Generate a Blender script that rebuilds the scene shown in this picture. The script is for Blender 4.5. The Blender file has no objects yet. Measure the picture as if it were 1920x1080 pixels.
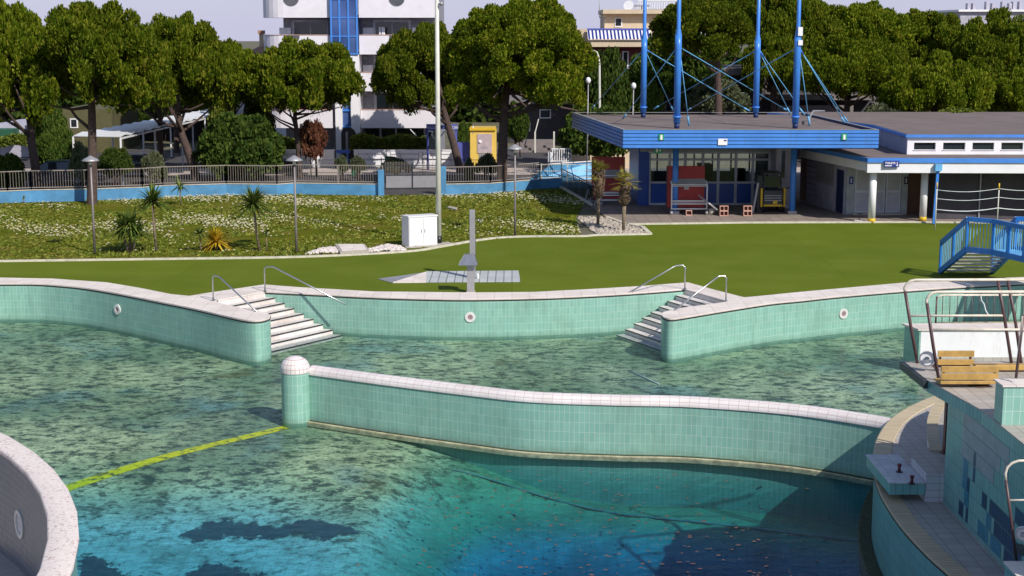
import bpy, math, random
import numpy as np
from mathutils import Vector, Matrix
from mathutils.geometry import tessellate_polygon
random.seed(7)
PI = math.pi
R = math.radians
S = bpy.context.scene
# ------------------------------------------------------------------ camera, world, sun, exposure
FPX = 2770.0; CH = 9.0; PITCH = math.atan(480 / FPX)
cam = bpy.data.cameras.new('camera'); co = bpy.data.objects.new('camera', cam); S.collection.objects.link(co)
co.location = (0, 0, CH); co.rotation_euler = (PI / 2 - PITCH, 0, 0)
cam.sensor_width = 36; cam.lens = 36 * FPX / 1920; cam.clip_end = 3000; cam.clip_start = .5
S.camera = co
w = bpy.data.worlds.new('World'); S.world = w; w.use_nodes = True
nt = w.node_tree; bg = nt.nodes['Background']
sk = nt.nodes.new('ShaderNodeTexSky'); sk.sky_type = 'NISHITA'; sk.sun_disc = False
SUN_EL = R(40); SX, SY = .61, -.79
sk.sun_elevation = SUN_EL; sk.sun_rotation = math.atan2(SX, SY); sk.air_density = 1.0; sk.dust_density = 0.4; sk.ozone_density = 3.0
tc = nt.nodes.new('ShaderNodeTexCoord'); sx = nt.nodes.new('ShaderNodeSeparateXYZ'); nt.links.new(tc.outputs['Generated'], sx.inputs[0])
mr = nt.nodes.new('ShaderNodeMapRange'); mr.inputs[1].default_value = .0; mr.inputs[2].default_value = .38; mr.inputs[3].default_value = .9; mr.inputs[4].default_value = .1
nt.links.new(sx.outputs[2], mr.inputs[0])
hz = nt.nodes.new('ShaderNodeMix'); hz.data_type = 'RGBA'; nt.links.new(mr.outputs[0], hz.inputs[0]); nt.links.new(sk.outputs[0], hz.inputs[6]); hz.inputs[7].default_value = (4.75, 4.8, 6.6, 1)
nt.links.new(hz.outputs[2], bg.inputs[0]); bg.inputs[1].default_value = .105
sl = bpy.data.lights.new('sun', 'SUN'); sl.energy = 4.3; sl.angle = R(.5); sl.color = (1, .95, .87)
so = bpy.data.objects.new('sun', sl); S.collection.objects.link(so)
sd = Vector((SX * math.cos(SUN_EL), SY * math.cos(SUN_EL), math.sin(SUN_EL)))
so.rotation_euler = sd.to_track_quat('Z', 'Y').to_euler(); so.location = (30, -40, 60)
S.view_settings.view_transform = 'Standard'; S.view_settings.look = 'None'
S.view_settings.exposure = 0.15; S.view_settings.gamma = 1
S.cycles.transparent_max_bounces = 24; S.cycles.max_bounces = 8
# ------------------------------------------------------------------ helpers
ct, st = math.cos(PITCH), math.sin(PITCH)
def ray(u, v):
    x = (u - 960) / FPX; d = (v - 540) / FPX
    return Vector((x, ct - d * st, -st - d * ct))
def P(u, v, z=0.0):
    r = ray(u, v); t = (z - CH) / r.z
    return Vector((r.x * t, r.y * t, z))
def Q(u, v, Y):
    r = ray(u, v); t = Y / r.y
    return Vector((r.x * t, Y, CH + r.z * t))
def PP(l, z=0.0): return [P(u, v, z) for u, v in l]
ORG = {}
C = S.collection
def tag(o, label=None, cat=None, group=None, kind=None):
    if label: o['label'] = label
    if cat: o['category'] = cat
    if group: o['group'] = group
    if kind: o['kind'] = kind
    return o
def thing(name, loc, label, cat, group=None):
    o = bpy.data.objects.new(name, None); C.objects.link(o); o.location = loc; o.empty_display_size = .3
    ORG[o.name] = Vector(loc); return tag(o, label, cat, group)
def dup(o, loc=None, rz=0, label=None, group=None, scale=None, parent=None):
    c = o.copy(); C.objects.link(c)
    if parent: c.parent = parent
    else:
        c.location = loc; c.rotation_euler = (0, 0, rz)
        if scale: c.scale = scale
        if label: c['label'] = label
        if group: c['group'] = group
    for ch in list(o.children): dup(ch, parent=c)
    return c
class MB:
    def __init__(s): s.v = []; s.f = []; s.sm = []; s.uv = {}; s.mi = {}
    def add(s, vs, fs, smooth=False, uvs=None):
        b = len(s.v); s.v += [tuple(p) for p in vs]
        for i, f in enumerate(fs):
            if uvs: s.uv[len(s.f)] = uvs[i]
            s.f.append(tuple(b + k for k in f)); s.sm.append(smooth)
        return s
    def box(s, x0, x1, y0, y1, z0, z1):
        x0, x1 = min(x0, x1), max(x0, x1); y0, y1 = min(y0, y1), max(y0, y1); z0, z1 = min(z0, z1), max(z0, z1)
        v = [(x, y, z) for z in (z0, z1) for y in (y0, y1) for x in (x0, x1)]
        return s.add(v, [(0, 2, 3, 1), (4, 5, 7, 6), (0, 1, 5, 4), (2, 6, 7, 3), (0, 4, 6, 2), (1, 3, 7, 5)])
    def obox(s, a, b, wd, z0, z1):      # box along plan segment a-b of width wd
        a = Vector((a[0], a[1])); b = Vector((b[0], b[1])); d = (b - a).normalized(); n = Vector((-d.y, d.x)) * wd / 2
        return s.prism([a - n, b - n, b + n, a + n], z0, z1)
    def bar(s, a, b, wx, wz):           # square bar between two 3-D points
        a = Vector(a); b = Vector(b); d = (b - a).normalized()
        up = Vector((0, 0, 1)) if abs(d.z) < .95 else Vector((0, 1, 0))
        x = d.cross(up).normalized(); y = x.cross(d).normalized()
        v = [p + x * i * wx / 2 + y * j * wz / 2 for p in (a, b) for i, j in ((-1, -1), (1, -1), (1, 1), (-1, 1))]
        return s.add(v, [(0, 1, 2, 3), (7, 6, 5, 4), (0, 4, 5, 1), (1, 5, 6, 2), (2, 6, 7, 3), (3, 7, 4, 0)])
    def tube(s, pts, r, seg=8, r1=None, smooth=True):
        pts = [Vector(p) for p in pts]; n = len(pts); vs = []; fs = []
        prev = None
        for i, p in enumerate(pts):
            d = (pts[min(i + 1, n - 1)] - pts[max(i - 1, 0)]).normalized()
            if prev is None: x = d.orthogonal().normalized()
            else: x = (prev - d * prev.dot(d)).normalized()
            prev = x; y = d.cross(x)
            rr = r if r1 is None else r + (r1 - r) * i / (n - 1)
            for k in range(seg):
                a = 2 * PI * k / seg; vs.append(p + (x * math.cos(a) + y * math.sin(a)) * rr)
        for i in range(n - 1):
            for k in range(seg):
                k2 = (k + 1) % seg; fs.append((i * seg + k, i * seg + k2, (i + 1) * seg + k2, (i + 1) * seg + k))
        s.add(vs, fs, smooth)
        b = len(s.v) - len(vs)
        s.f.append(tuple(b + k for k in reversed(range(seg)))); s.sm.append(False)
        s.f.append(tuple(b + (n - 1) * seg + k for k in range(seg))); s.sm.append(False)
        return s
    def prism(s, poly, z0, z1, sides=True, bottom=True):
        poly = [Vector((p[0], p[1], 0)) for p in poly]; n = len(poly)
        area = sum(poly[i].x * poly[(i + 1) % n].y - poly[(i + 1) % n].x * poly[i].y for i in range(n))
        if area < 0: poly.reverse()
        vs = [(p.x, p.y, z1) for p in poly] + [(p.x, p.y, z0) for p in poly]; fs = []
        for t in tessellate_polygon([poly]):
            a, b, c = t
            if (poly[b] - poly[a]).cross(poly[c] - poly[a]).z < 0: a, b, c = c, b, a
            fs.append((a, b, c))
            if bottom: fs.append((n + c, n + b, n + a))
        if sides:
            for i in range(n): j = (i + 1) % n; fs.append((i, n + i, n + j, j))
        return s.add(vs, fs)
    def sheet(s, loops, z):
        loops = [[Vector((p[0], p[1], 0)) for p in l] for l in loops]
        allp = [p for l in loops for p in l]
        fs = []
        for a, b, c in tessellate_polygon(loops):
            if (allp[b] - allp[a]).cross(allp[c] - allp[a]).z < 0: a, b, c = c, b, a
            fs.append((a, b, c))
        return s.add([(p.x, p.y, z) for p in allp], fs)
    def sweep(s, path, prof, smooth=True, closed=False):   # prof: (offset to the right of travel, z)
        path = [Vector((p[0], p[1])) for p in path]; n = len(path); m = len(prof); vs = []; L = 0; Ls = []
        for i, p in enumerate(path):
            if closed: d = path[(i + 1) % n] - path[i - 1]
            else: d = path[min(i + 1, n - 1)] - path[max(i - 1, 0)]
            d.normalize(); nr = Vector((d.y, -d.x))
            if i: L += (p - path[i - 1]).length
            Ls.append(L)
            for o, z in prof: q = p + nr * o; vs.append((q.x, q.y, z))
        pl = [0]
        for j in range(1, m): pl.append(pl[-1] + math.dist(prof[j], prof[j - 1]))
        fs = []; uvs = []
        for i in range(n if closed else n - 1):
            i2 = (i + 1) % n; La, Lb = Ls[i], (Ls[i2] if i2 else Ls[i] + (path[0] - path[-1]).length)
            for j in range(m - 1):
                fs.append((i * m + j, i2 * m + j, i2 * m + j + 1, i * m + j + 1))
                uvs.append(((La, pl[j]), (Lb, pl[j]), (Lb, pl[j + 1]), (La, pl[j + 1])))
        s.add(vs, fs, smooth, uvs)
        if not closed and m > 2:
            b = len(s.v) - len(vs)
            s.f.append(tuple(b + j for j in range(m))); s.sm.append(False)
            s.f.append(tuple(b + (n - 1) * m + j for j in reversed(range(m)))); s.sm.append(False)
        return s
    def lathe(s, c, prof, seg=24, smooth=True, uvr=None):
        c = Vector(c); m = len(prof); vs = []
        for k in range(seg):
            a = 2 * PI * k / seg
            for r, z in prof: vs.append(c + Vector((r * math.cos(a), r * math.sin(a), z)))
        fs = []; uvs = []; rr = uvr or max(p[0] for p in prof)
        for k in range(seg):
            k2 = (k + 1) % seg
            for j in range(m - 1):
                fs.append((k * m + j, k2 * m + j, k2 * m + j + 1, k * m + j + 1))
                u0, u1 = 2 * PI * rr * k / seg, 2 * PI * rr * (k + 1) / seg
                uvs.append(((u0, prof[j][1]), (u1, prof[j][1]), (u1, prof[j + 1][1]), (u0, prof[j + 1][1])))
        s.add(vs, fs, smooth, uvs); return s
    def disc(s, c, nrm, r, t, seg=20, r_in=0):
        c = Vector(c); nrm = Vector(nrm).normalized(); x = nrm.orthogonal().normalized(); y = nrm.cross(x)
        vs = []
        for k in range(seg):
            a = 2 * PI * k / seg; d = x * math.cos(a) + y * math.sin(a)
            vs += [c + d * r_in, c + d * r_in + nrm * t, c + d * r + nrm * t, c + d * r]
        fs = []
        for k in range(seg):
            k2 = (k + 1) % seg
            for j in range(3): fs.append((k * 4 + j, k2 * 4 + j, k2 * 4 + j + 1, k * 4 + j + 1)[::-1])
        return s.add(vs, fs)
    def ball(s, c, r, seg=12, sz=1.0, half=False):
        n = 6; pr = []
        for i in range(n + 1):
            a = (0 if half else -PI / 2) + (PI / 2 if half else PI) * i / n
            pr.append((max(r * math.cos(a), .0005), r * math.sin(a) * sz))
        return s.lathe(c, pr, seg)
    def quad(s, a, b, c, d): return s.add([a, b, c, d], [(0, 1, 2, 3)])
    def build(s, name, mat, parent=None, bevel=0, org=None):
        me = bpy.data.meshes.new(name)
        o_ = ORG.get(parent.name, Vector()) if parent else Vector(org or (0, 0, 0))
        V = np.array(s.v, dtype=float) - np.array(o_)
        me.from_pydata(V.tolist(), [], s.f)
        me.polygons.foreach_set('use_smooth', s.sm)
        uvl = me.uv_layers.new(name='UVMap'); W = np.array(s.v)
        uv = np.zeros((len(me.loops), 2)); k = 0
        for fi, f in enumerate(s.f):
            if fi in s.uv:
                for t in s.uv[fi]: uv[k] = t; k += 1
            else:
                a, b, c = W[f[0]], W[f[1]], W[f[2]]
                nr = np.cross(b - a, c - a); an = abs(nr)
                for vi in f:
                    p = W[vi]
                    if an[2] >= an[0] and an[2] >= an[1]: uv[k] = (p[0], p[1])
                    elif an[1] >= an[0]: uv[k] = (p[0], p[2])
                    else: uv[k] = (p[1], p[2])
                    k += 1
        uvl.data.foreach_set('uv', uv.ravel())
        me.materials.append(mat)
        if s.mi:
            for m_ in s.extra: me.materials.append(m_)
            for fi, k_ in s.mi.items(): me.polygons[fi].material_index = k_
        me.validate()
        o = bpy.data.objects.new(name, me); C.objects.link(o)
        if parent: o.parent = parent
        else: o.location = o_
        ORG[o.name] = o_
        if bevel:
            md = o.modifiers.new('bevel', 'BEVEL'); md.width = bevel; md.segments = 2; md.limit_method = 'ANGLE'
        return o
def struct(o): o['kind'] = 'structure'; return o
def text(s, size, mat, parent, loc, rot=(PI / 2, 0, 0), name='lettering', align='LEFT', bold=0):
    cu = bpy.data.curves.new('t', 'FONT'); cu.body = s; cu.size = size; cu.extrude = .006; cu.align_x = align; cu.offset = bold
    t = bpy.data.objects.new('t', cu); C.objects.link(t); bpy.context.view_layer.update()
    me = bpy.data.meshes.new_from_object(t.evaluated_get(bpy.context.evaluated_depsgraph_get()))
    bpy.data.objects.remove(t); me.materials.clear(); me.materials.append(mat)
    o = bpy.data.objects.new(name, me); C.objects.link(o); o.parent = parent
    o.location = Vector(loc) - ORG[parent.name]; o.rotation_euler = rot
    ORG[o.name] = ORG[parent.name]
    return o
def spline(pts, n=8):
    pts = [Vector(p) for p in pts]; out = []
    for i in range(len(pts) - 1):
        p0 = pts[max(i - 1, 0)]; p1 = pts[i]; p2 = pts[i + 1]; p3 = pts[min(i + 2, len(pts) - 1)]
        for k in range(n):
            t = k / n
            out.append(.5 * ((2 * p1) + (p2 - p0) * t + (2 * p0 - 5 * p1 + 4 * p2 - p3) * t * t + (3 * p1 - p0 - 3 * p2 + p3) * t ** 3))
    out.append(pts[-1]); return out
# ------------------------------------------------------------------ materials
M = {}
def nm(name):
    m = bpy.data.materials.new(name); m.use_nodes = True; M[name] = m
    return m, m.node_tree, m.node_tree.nodes['Principled BSDF']
def N(nt, t, **k):
    n = nt.nodes.new(t)
    for a, b in k.items():
        if a.startswith('i_'): n.inputs[a[2:].replace('_', ' ')].default_value = b
        else: setattr(n, a, b)
    return n
def ramp(nt, stops, src, out=None):
    r = nt.nodes.new('ShaderNodeValToRGB'); e = r.color_ramp.elements
    while len(e) < len(stops): e.new(.5)
    for i, (p, c) in enumerate(stops):
        e[i].position = p; e[i].color = tuple(c) + (1,) if len(c) == 3 else c
    nt.links.new(src, r.inputs[0]); return r.outputs[0]
def mix(nt, a, b, f, mode='MIX'):
    n = nt.nodes.new('ShaderNodeMix'); n.data_type = 'RGBA'; n.blend_type = mode
    for s, i in ((f, 0), (a, 6), (b, 7)):
        if isinstance(s, (int, float)): n.inputs[i].default_value = s
        elif isinstance(s, tuple): n.inputs[i].default_value = s + (1,) if len(s) == 3 else s
        else: nt.links.new(s, n.inputs[i])
    return n.outputs[2]
def noise(nt, scale, detail=4, rough=.6, vec=None, out=0):
    n = N(nt, 'ShaderNodeTexNoise'); n.inputs['Scale'].default_value = scale; n.inputs['Detail'].default_value = detail
    n.inputs['Roughness'].default_value = rough
    if vec: nt.links.new(vec, n.inputs['Vector'])
    return n.outputs[out]
def geo(nt): return N(nt, 'ShaderNodeNewGeometry').outputs['Position']
def scaled(nt, vec, s):
    n = N(nt, 'ShaderNodeMapping'); n.inputs['Scale'].default_value = s; nt.links.new(vec, n.inputs['Vector']); return n.outputs[0]
def bump(nt, b, h, st=.3, d=.02):
    n = N(nt, 'ShaderNodeBump'); n.inputs['Strength'].default_value = st; n.inputs['Distance'].default_value = d
    nt.links.new(h, n.inputs['Height']); nt.links.new(n.outputs[0], b.inputs['Normal'])
def plain(name, col, rough=.6, metal=0, var=.25, scale=1.5, bmp=0, dirt=None, spec=.5):
    m, t, b = nm(name); g = geo(t)
    n1 = noise(t, scale, 5, .65, g)
    lo = tuple(c * (1 - var) for c in col); hi = tuple(min(1, c * (1 + var * .6)) for c in col)
    c = ramp(t, [(.3, lo), (.7, hi)], n1)
    if dirt:
        n2 = noise(t, scale * 4, 6, .7, scaled(t, g, (1, 1, .25)))
        f = ramp(t, [(.55, (0, 0, 0)), (.75, (1, 1, 1))], n2)
        c = mix(t, c, dirt, mixf(t, f, .5))
    t.links.new(c, b.inputs['Base Color']); b.inputs['Roughness'].default_value = rough; b.inputs['Metallic'].default_value = metal
    b.inputs['Specular IOR Level'].default_value = spec
    if bmp: bump(t, b, noise(t, scale * 12, 4, .7, g), bmp, .02)
    return m
def mixf(t, f, k):
    n = N(t, 'ShaderNodeMath', operation='MULTIPLY'); t.links.new(f, n.inputs[0]); n.inputs[1].default_value = k; return n.outputs[0]
def tiles(name, c1, c2, grout, w=.125, h=.25, mortar=.006, rough=.35, off=0, dirt=(.12, .16, .1), da=.25, ramp_z=None, squash=1):
    m, t, b = nm(name)
    uv = N(t, 'ShaderNodeTexCoord').outputs['UV']
    br = N(t, 'ShaderNodeTexBrick'); br.offset = off; br.squash = squash
    t.links.new(uv, br.inputs['Vector']); br.inputs['Scale'].default_value = 1
    br.inputs['Brick Width'].default_value = w; br.inputs['Row Height'].default_value = h
    br.inputs['Mortar Size'].default_value = mortar; br.inputs['Mortar Smooth'].default_value = .3; br.inputs['Bias'].default_value = 0
    for i, c in (('Color1', c1), ('Color2', c2), ('Mortar', grout)): br.inputs[i].default_value = c + (1,)
    g = geo(t)
    n = noise(t, .9, 5, .65, g)
    c = mix(t, br.outputs[0], dirt, mixf(t, ramp(t, [(.45, (0, 0, 0)), (.75, (1, 1, 1))], n), da))
    if ramp_z:
        sp = N(t, 'ShaderNodeSeparateXYZ'); t.links.new(g, sp.inputs[0])
        add = N(t, 'ShaderNodeMath', operation='ADD'); t.links.new(sp.outputs[2], add.inputs[0])
        t.links.new(mixf(t, noise(t, 3, 4, .7, g), .35), add.inputs[1])
        mr = N(t, 'ShaderNodeMapRange'); mr.inputs[1].default_value = ramp_z[1]; mr.inputs[2].default_value = ramp_z[0]
        t.links.new(add.outputs[0], mr.inputs[0])
        lo_ = N(t, 'ShaderNodeMapRange'); lo_.inputs[1].default_value = ramp_z[0] - .25; lo_.inputs[2].default_value = ramp_z[0] - .05; t.links.new(sp.outputs[2], lo_.inputs[0])
        mm = N(t, 'ShaderNodeMath', operation='MULTIPLY'); t.links.new(mr.outputs[0], mm.inputs[0]); t.links.new(lo_.outputs[0], mm.inputs[1])
        c = mix(t, c, (.07, .1, .05), mixf(t, mm.outputs[0], .7))
        stn = noise(t, 1.6, 5, .7, scaled(t, g, (3.5, 3.5, .35)))
        c = mix(t, c, (.16, .3, .24), mixf(t, ramp(t, [(.52, (0, 0, 0)), (.72, (1, 1, 1))], stn), .55))
    t.links.new(c, b.inputs['Base Color']); b.inputs['Roughness'].default_value = rough
    bump(t, b, br.outputs['Fac'], -.4, .004)
    return m
tiles('teal_tile', (.21, .42, .345), (.25, .465, .38), (.41, .56, .49), mortar=.0065, ramp_z=(-1.35, -.95))
tiles('teal_tile_dark', (.15, .36, .36), (.2, .42, .40), (.07, .13, .13), w=.14, h=.28, mortar=.006)
tiles('cap_tile', (.72, .66, .64), (.78, .72, .70), (.5, .4, .38), w=.24, h=.12, mortar=.007, dirt=(.35, .28, .25), da=.3)
tiles('dome_tile', (.72, .66, .64), (.78, .72, .70), (.5, .36, .34), w=.12, h=.12, mortar=.009, dirt=(.35, .28, .25), da=.3)
tiles('coping_stone', (.72, .63, .57), (.78, .69, .63), (.45, .38, .34), w=.6, h=.6, mortar=.008, rough=.7, dirt=(.3, .26, .22), da=.35)
tiles('brick_lip', (.52, .42, .27), (.6, .5, .34), (.28, .2, .12), w=.075, h=.5, mortar=.01, rough=.7)
tiles('beige_tile', (.40, .36, .32), (.46, .41, .37), (.2, .17, .15), w=.28, h=.28, mortar=.007, rough=.6)
tiles('lilac_tile', (.5, .5, .55), (.6, .6, .63), (.3, .3, .33), w=.28, h=.14, mortar=.007, rough=.5)
tiles('dark_inner_tile', (.13, .14, .17), (.17, .18, .21), (.28, .29, .31), w=.14, h=.14, mortar=.006, rough=.4)
tiles('step_stone', (.66, .61, .58), (.72, .67, .64), (.4, .35, .33), w=.6, h=.4, mortar=.006, rough=.6, dirt=(.3, .22, .17), da=.45)
tiles('tray_tile', (.45, .47, .47), (.52, .54, .54), (.12, .12, .12), w=.3, h=3, mortar=.018, rough=.5)
tiles('paver', (.24, .19, .17), (.3, .24, .21), (.12, .09, .08), w=.6, h=.6, mortar=.014, rough=.8, off=0)
tiles('pavement_tile', (.42, .35, .32), (.5, .42, .38), (.3, .24, .22), w=.5, h=.5, mortar=.014, rough=.8, off=.5)
plain('dark_joint', (.02, .018, .02), .8)
plain('kerb', (.6, .55, .44), .8, var=.3, scale=4, bmp=.3)
plain('white_paint', (.8, .78, .79), .5, var=.06, dirt=(.5, .48, .45))
plain('white_metal', (.75, .74, .74), .35, var=.05)
plain('white_wall', (.8, .78, .8), .6, var=.07)
plain('balcony_white', (.76, .72, .76), .6, var=.07)
plain('cream_rail', (.7, .62, .5), .35, var=.25, scale=6, spec=.6, dirt=(.3, .14, .07))
plain('rail_dark', (.1, .05, .05), .4)
plain('steel', (.5, .5, .5), .28, metal=.9, var=.15, scale=8)
plain('galv', (.36, .35, .36), .5, metal=.4, var=.15)
plain('lamp_pole', (.24, .21, .21), .5, metal=.3)
plain('pole_white', (.62, .6, .53), .5, var=.12, scale=3)
plain('fence_metal', (.27, .23, .2), .5, var=.15)
plain('dark_metal', (.035, .04, .045), .5)
plain('black', (.012, .013, .016), .4)
plain('rubber', (.018, .018, .02), .8)
plain('blue_wall', (.085, .27, .48), .6, var=.35, scale=.8, dirt=(.05, .17, .3))
plain('blue_fascia', (.065, .24, .68), .42, var=.16, scale=.9, dirt=(.09, .17, .35))
plain('blue_groove', (.01, .03, .13), .6)
plain('blue_mast', (.05, .22, .66), .35, var=.12)
plain('blue_deep', (.012, .07, .36), .4, var=.15)
plain('blue_bridge', (.025, .18, .52), .35, var=.15, scale=3)
plain('blue_light', (.14, .42, .72), .45)
plain('navy_sign', (.015, .03, .22), .5)
plain('navy_door', (.01, .02, .08), .5)
plain('purple_paint', (.1, .12, .42), .5)
plain('roof_grey', (.17, .13, .12), .9, var=.2, scale=.6, bmp=.2, dirt=(.1, .08, .07))
plain('soffit', (.34, .36, .36), .7)
plain('soffit_dark', (.16, .17, .18), .7)
plain('frame_grey', (.5, .52, .57), .45)
plain('red_paint', (.3, .01, .012), .45, var=.2)
plain('red_dark', (.12, .015, .02), .5)
plain('brick_pink', (.62, .36, .28), .9, var=.2, scale=8)
plain('yellow', (.68, .43, .015), .5, var=.12)
plain('yellow_booth', (.74, .5, .1), .55, var=.1)
plain('booth_panel', (.48, .38, .4), .6)
plain('brown_door', (.12, .05, .025), .6)
plain('grey_wall', (.3, .3, .34), .7)
plain('mauve_wall', (.42, .4, .47), .7)
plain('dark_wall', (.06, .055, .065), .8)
plain('olive_wall', (.1, .09, .035), .8)
plain('taupe_wall', (.2, .17, .165), .8)
plain('cream_wall', (.6, .48, .34), .7, var=.12)
m, t, b = nm('terrazzo'); g = geo(t)
vo = N(t, 'ShaderNodeTexVoronoi'); vo.inputs['Scale'].default_value = 26; t.links.new(g, vo.inputs['Vector'])
c = ramp(t, [(.0, (.32, .2, .18)), (.25, (.7, .6, .56)), (.8, (.76, .68, .64)), (1, (.42, .36, .34))], vo.outputs['Color'])
c = mix(t, c, (.3, .25, .22), mixf(t, ramp(t, [(.6, (0, 0, 0)), (.75, (1, 1, 1))], noise(t, 6, 5, .75, g)), .6))
t.links.new(c, b.inputs['Base Color']); b.inputs['Roughness'].default_value = .8; bump(t, b, noise(t, 40, 3, .7, g), .4, .01)
plain('concrete', (.42, .38, .33), .85, var=.25, scale=3, bmp=.3)
plain('asphalt', (.06, .053, .056), .9, var=.3, scale=1.2, bmp=.2)
plain('earth', (.13, .12, .07), .95, var=.35, scale=.3, bmp=.3)
plain('rubble', (.42, .36, .3), .9, var=.4, scale=3)
plain('stone_white', (.66, .58, .55), .8, var=.3, scale=9)
plain('bark', (.085, .055, .045), .95, var=.4, scale=6, bmp=.8)
plain('bark_pale', (.2, .15, .1), .95, var=.35, scale=8, bmp=.5)
plain('palm_fibre', (.13, .085, .05), .95, var=.4, scale=12, bmp=.6)
plain('wood', (.48, .29, .08), .5, var=.3, scale=5)
plain('leaf_brown', (.15, .075, .05), .8, var=.4, scale=2)
plain('weir_moss', (.05, .065, .03), .9, var=.6, scale=8, bmp=.8)
plain('ledge_pale', (.5, .46, .3), .8, var=.5, scale=5, bmp=.3)
plain('line_white', (.7, .75, .75), .6)
plain('line_faint', (.28, .42, .42), .8, var=.4)
plain('roof_tile', (.4, .2, .13), .8)
plain('car_blue', (.03, .04, .07), .25, spec=.8)
plain('car_black', (.015, .015, .018), .2, spec=.8)
plain('car_white', (.6, .6, .62), .3)
plain('bin_green', (.02, .1, .05), .5)
plain('glass_dark', (.02, .025, .03), .08, spec=.8, var=.1)
plain('tile_light', (.3, .33, .38), .35, var=.2, scale=3)
plain('tile_navy', (.01, .05, .13), .3, var=.3, scale=3)
plain('tile_sea', (.03, .2, .3), .3, var=.3, scale=3)
plain('green_sign', (.02, .3, .16), .5)
plain('jet_plastic', (.68, .66, .64), .4)
plain('jet_core', (.32, .2, .22), .5)
# yellow marking partly worn
m, t, b = nm('yellow_line')
c = ramp(t, [(.38, (.15, .18, .05)), (.5, (.95, .8, .0))], noise(t, 5, 5, .7, geo(t)))
t.links.new(c, b.inputs['Base Color']); b.inputs['Roughness'].default_value = .8
# blue curtain glass of the apartment block
m, t, b = nm('blue_glass')
c = ramp(t, [(.35, (.045, .09, .26)), (.65, (.12, .2, .45))], noise(t, .35, 3, .5, geo(t)))
t.links.new(c, b.inputs['Base Color']); b.inputs['Roughness'].default_value = .08; b.inputs['Metallic'].default_value = .3
# see-through glazing
m, t, b = nm('clear_glass')
tr = N(t, 'ShaderNodeBsdfTransparent'); tr.inputs[0].default_value = (.2, .27, .3, 1)
gl = N(t, 'ShaderNodeBsdfGlossy'); gl.inputs['Roughness'].default_value = .03
mx = N(t, 'ShaderNodeMixShader'); lw = N(t, 'ShaderNodeFresnel'); lw.inputs[0].default_value = 1.5
t.links.new(lw.outputs[0], mx.inputs[0]); t.links.new(tr.outputs[0], mx.inputs[1]); t.links.new(gl.outputs[0], mx.inputs[2])
t.links.new(mx.outputs[0], t.nodes['Material Output'].inputs[0])
# turf
m, t, b = nm('turf'); g = geo(t)
c = ramp(t, [(.3, (.098, .132, .006)), (.7, (.125, .162, .014))], noise(t, .35, 4, .6, g))
c = mix(t, c, (.07, .1, .01), mixf(t, ramp(t, [(.5, (0, 0, 0)), (.8, (1, 1, 1))], noise(t, 40, 3, .8, g)), .5))
br = N(t, 'ShaderNodeTexBrick'); br.offset = .5; t.links.new(g, br.inputs['Vector']); br.inputs['Scale'].default_value = 1
br.inputs['Brick Width'].default_value = 25; br.inputs['Row Height'].default_value = 3.9; br.inputs['Mortar Size'].default_value = .03
for i_, c_ in (('Color1', (.96, .96, .96)), ('Color2', (1.04, 1.04, 1.04)), ('Mortar', (.86, .88, .8))): br.inputs[i_].default_value = c_ + (1,)
c = mix(t, c, br.outputs[0], 1.0, 'MULTIPLY')
c = mix(t, c, (.16, .17, .05), mixf(t, ramp(t, [(.55, (0, 0, 0)), (.75, (1, 1, 1))], noise(t, .9, 6, .75, g)), .35))
t.links.new(c, b.inputs['Base Color']); b.inputs['Roughness'].default_value = .95; b.inputs['Specular IOR Level'].default_value = .1
bump(t, b, noise(t, 60, 3, .7, g), .4, .02)
# lawn
m, t, b = nm('lawn'); g = geo(t)
c = ramp(t, [(.3, (.06, .10, .006)), (.5, (.14, .155, .01)), (.62, (.2, .17, .03)), (.75, (.17, .12, .05))], noise(t, .5, 6, .7, g))
c2 = ramp(t, [(.4, (.4, .4, .4)), (.65, (1.3, 1.3, 1.3))], noise(t, 9, 5, .8, g))
c = mix(t, c, c2, .8, 'MULTIPLY')
t.links.new(c, b.inputs['Base Color']); b.inputs['Roughness'].default_value = 1; b.inputs['Specular IOR Level'].default_value = .05
bump(t, b, noise(t, 12, 4, .8, g), .8, .08)
m, t, b = nm('grass_blade')
rp = N(t, 'ShaderNodeNewGeometry').outputs['Random Per Island']
t.links.new(ramp(t, [(0, (.07, .11, .005)), (.5, (.14, .17, .01)), (1, (.24, .22, .04))], rp), b.inputs['Base Color'])
b.inputs['Roughness'].default_value = .9
plain('daisy', (.5, .45, .3), .9, var=.15)
# pool floor
m, t, b = nm('pool_floor'); g = geo(t)
uv = N(t, 'ShaderNodeTexCoord').outputs['UV']
br = N(t, 'ShaderNodeTexBrick'); br.offset = 0; t.links.new(uv, br.inputs['Vector']); br.inputs['Scale'].default_value = 1
br.inputs['Brick Width'].default_value = .25; br.inputs['Row Height'].default_value = .25; br.inputs['Mortar Size'].default_value = .01
for i, c in (('Color1', (.6, .8, .76)), ('Color2', (.68, .86, .82)), ('Mortar', (.5, .66, .62))): br.inputs[i].default_value = c + (1,)
c = br.outputs[0]
big = noise(t, .22, 5, .6, g); fine = noise(t, 3.0, 6, .74, scaled(t, g, (.75, 1.1, 1))); mid_ = noise(t, .9, 5, .7, g)
sp = N(t, 'ShaderNodeSeparateXYZ'); t.links.new(g, sp.inputs[0])
def mrange(src, a, b_):
    n = N(t, 'ShaderNodeMapRange'); n.interpolation_type = 'SMOOTHSTEP'; n.inputs[1].default_value = a; n.inputs[2].default_value = b_; t.links.new(src, n.inputs[0]); return n.outputs[0]
def mul(a, b_):
    n = N(t, 'ShaderNodeMath', operation='MULTIPLY'); t.links.new(a, n.inputs[0]); t.links.new(b_, n.inputs[1]); return n.outputs[0]
shal = mrange(sp.outputs[2], -2.0, -1.5)      # growth is thickest where the floor lies near the surface
c = mix(t, c, (.78, .74, .38), mixf(t, shal, .9))
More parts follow.
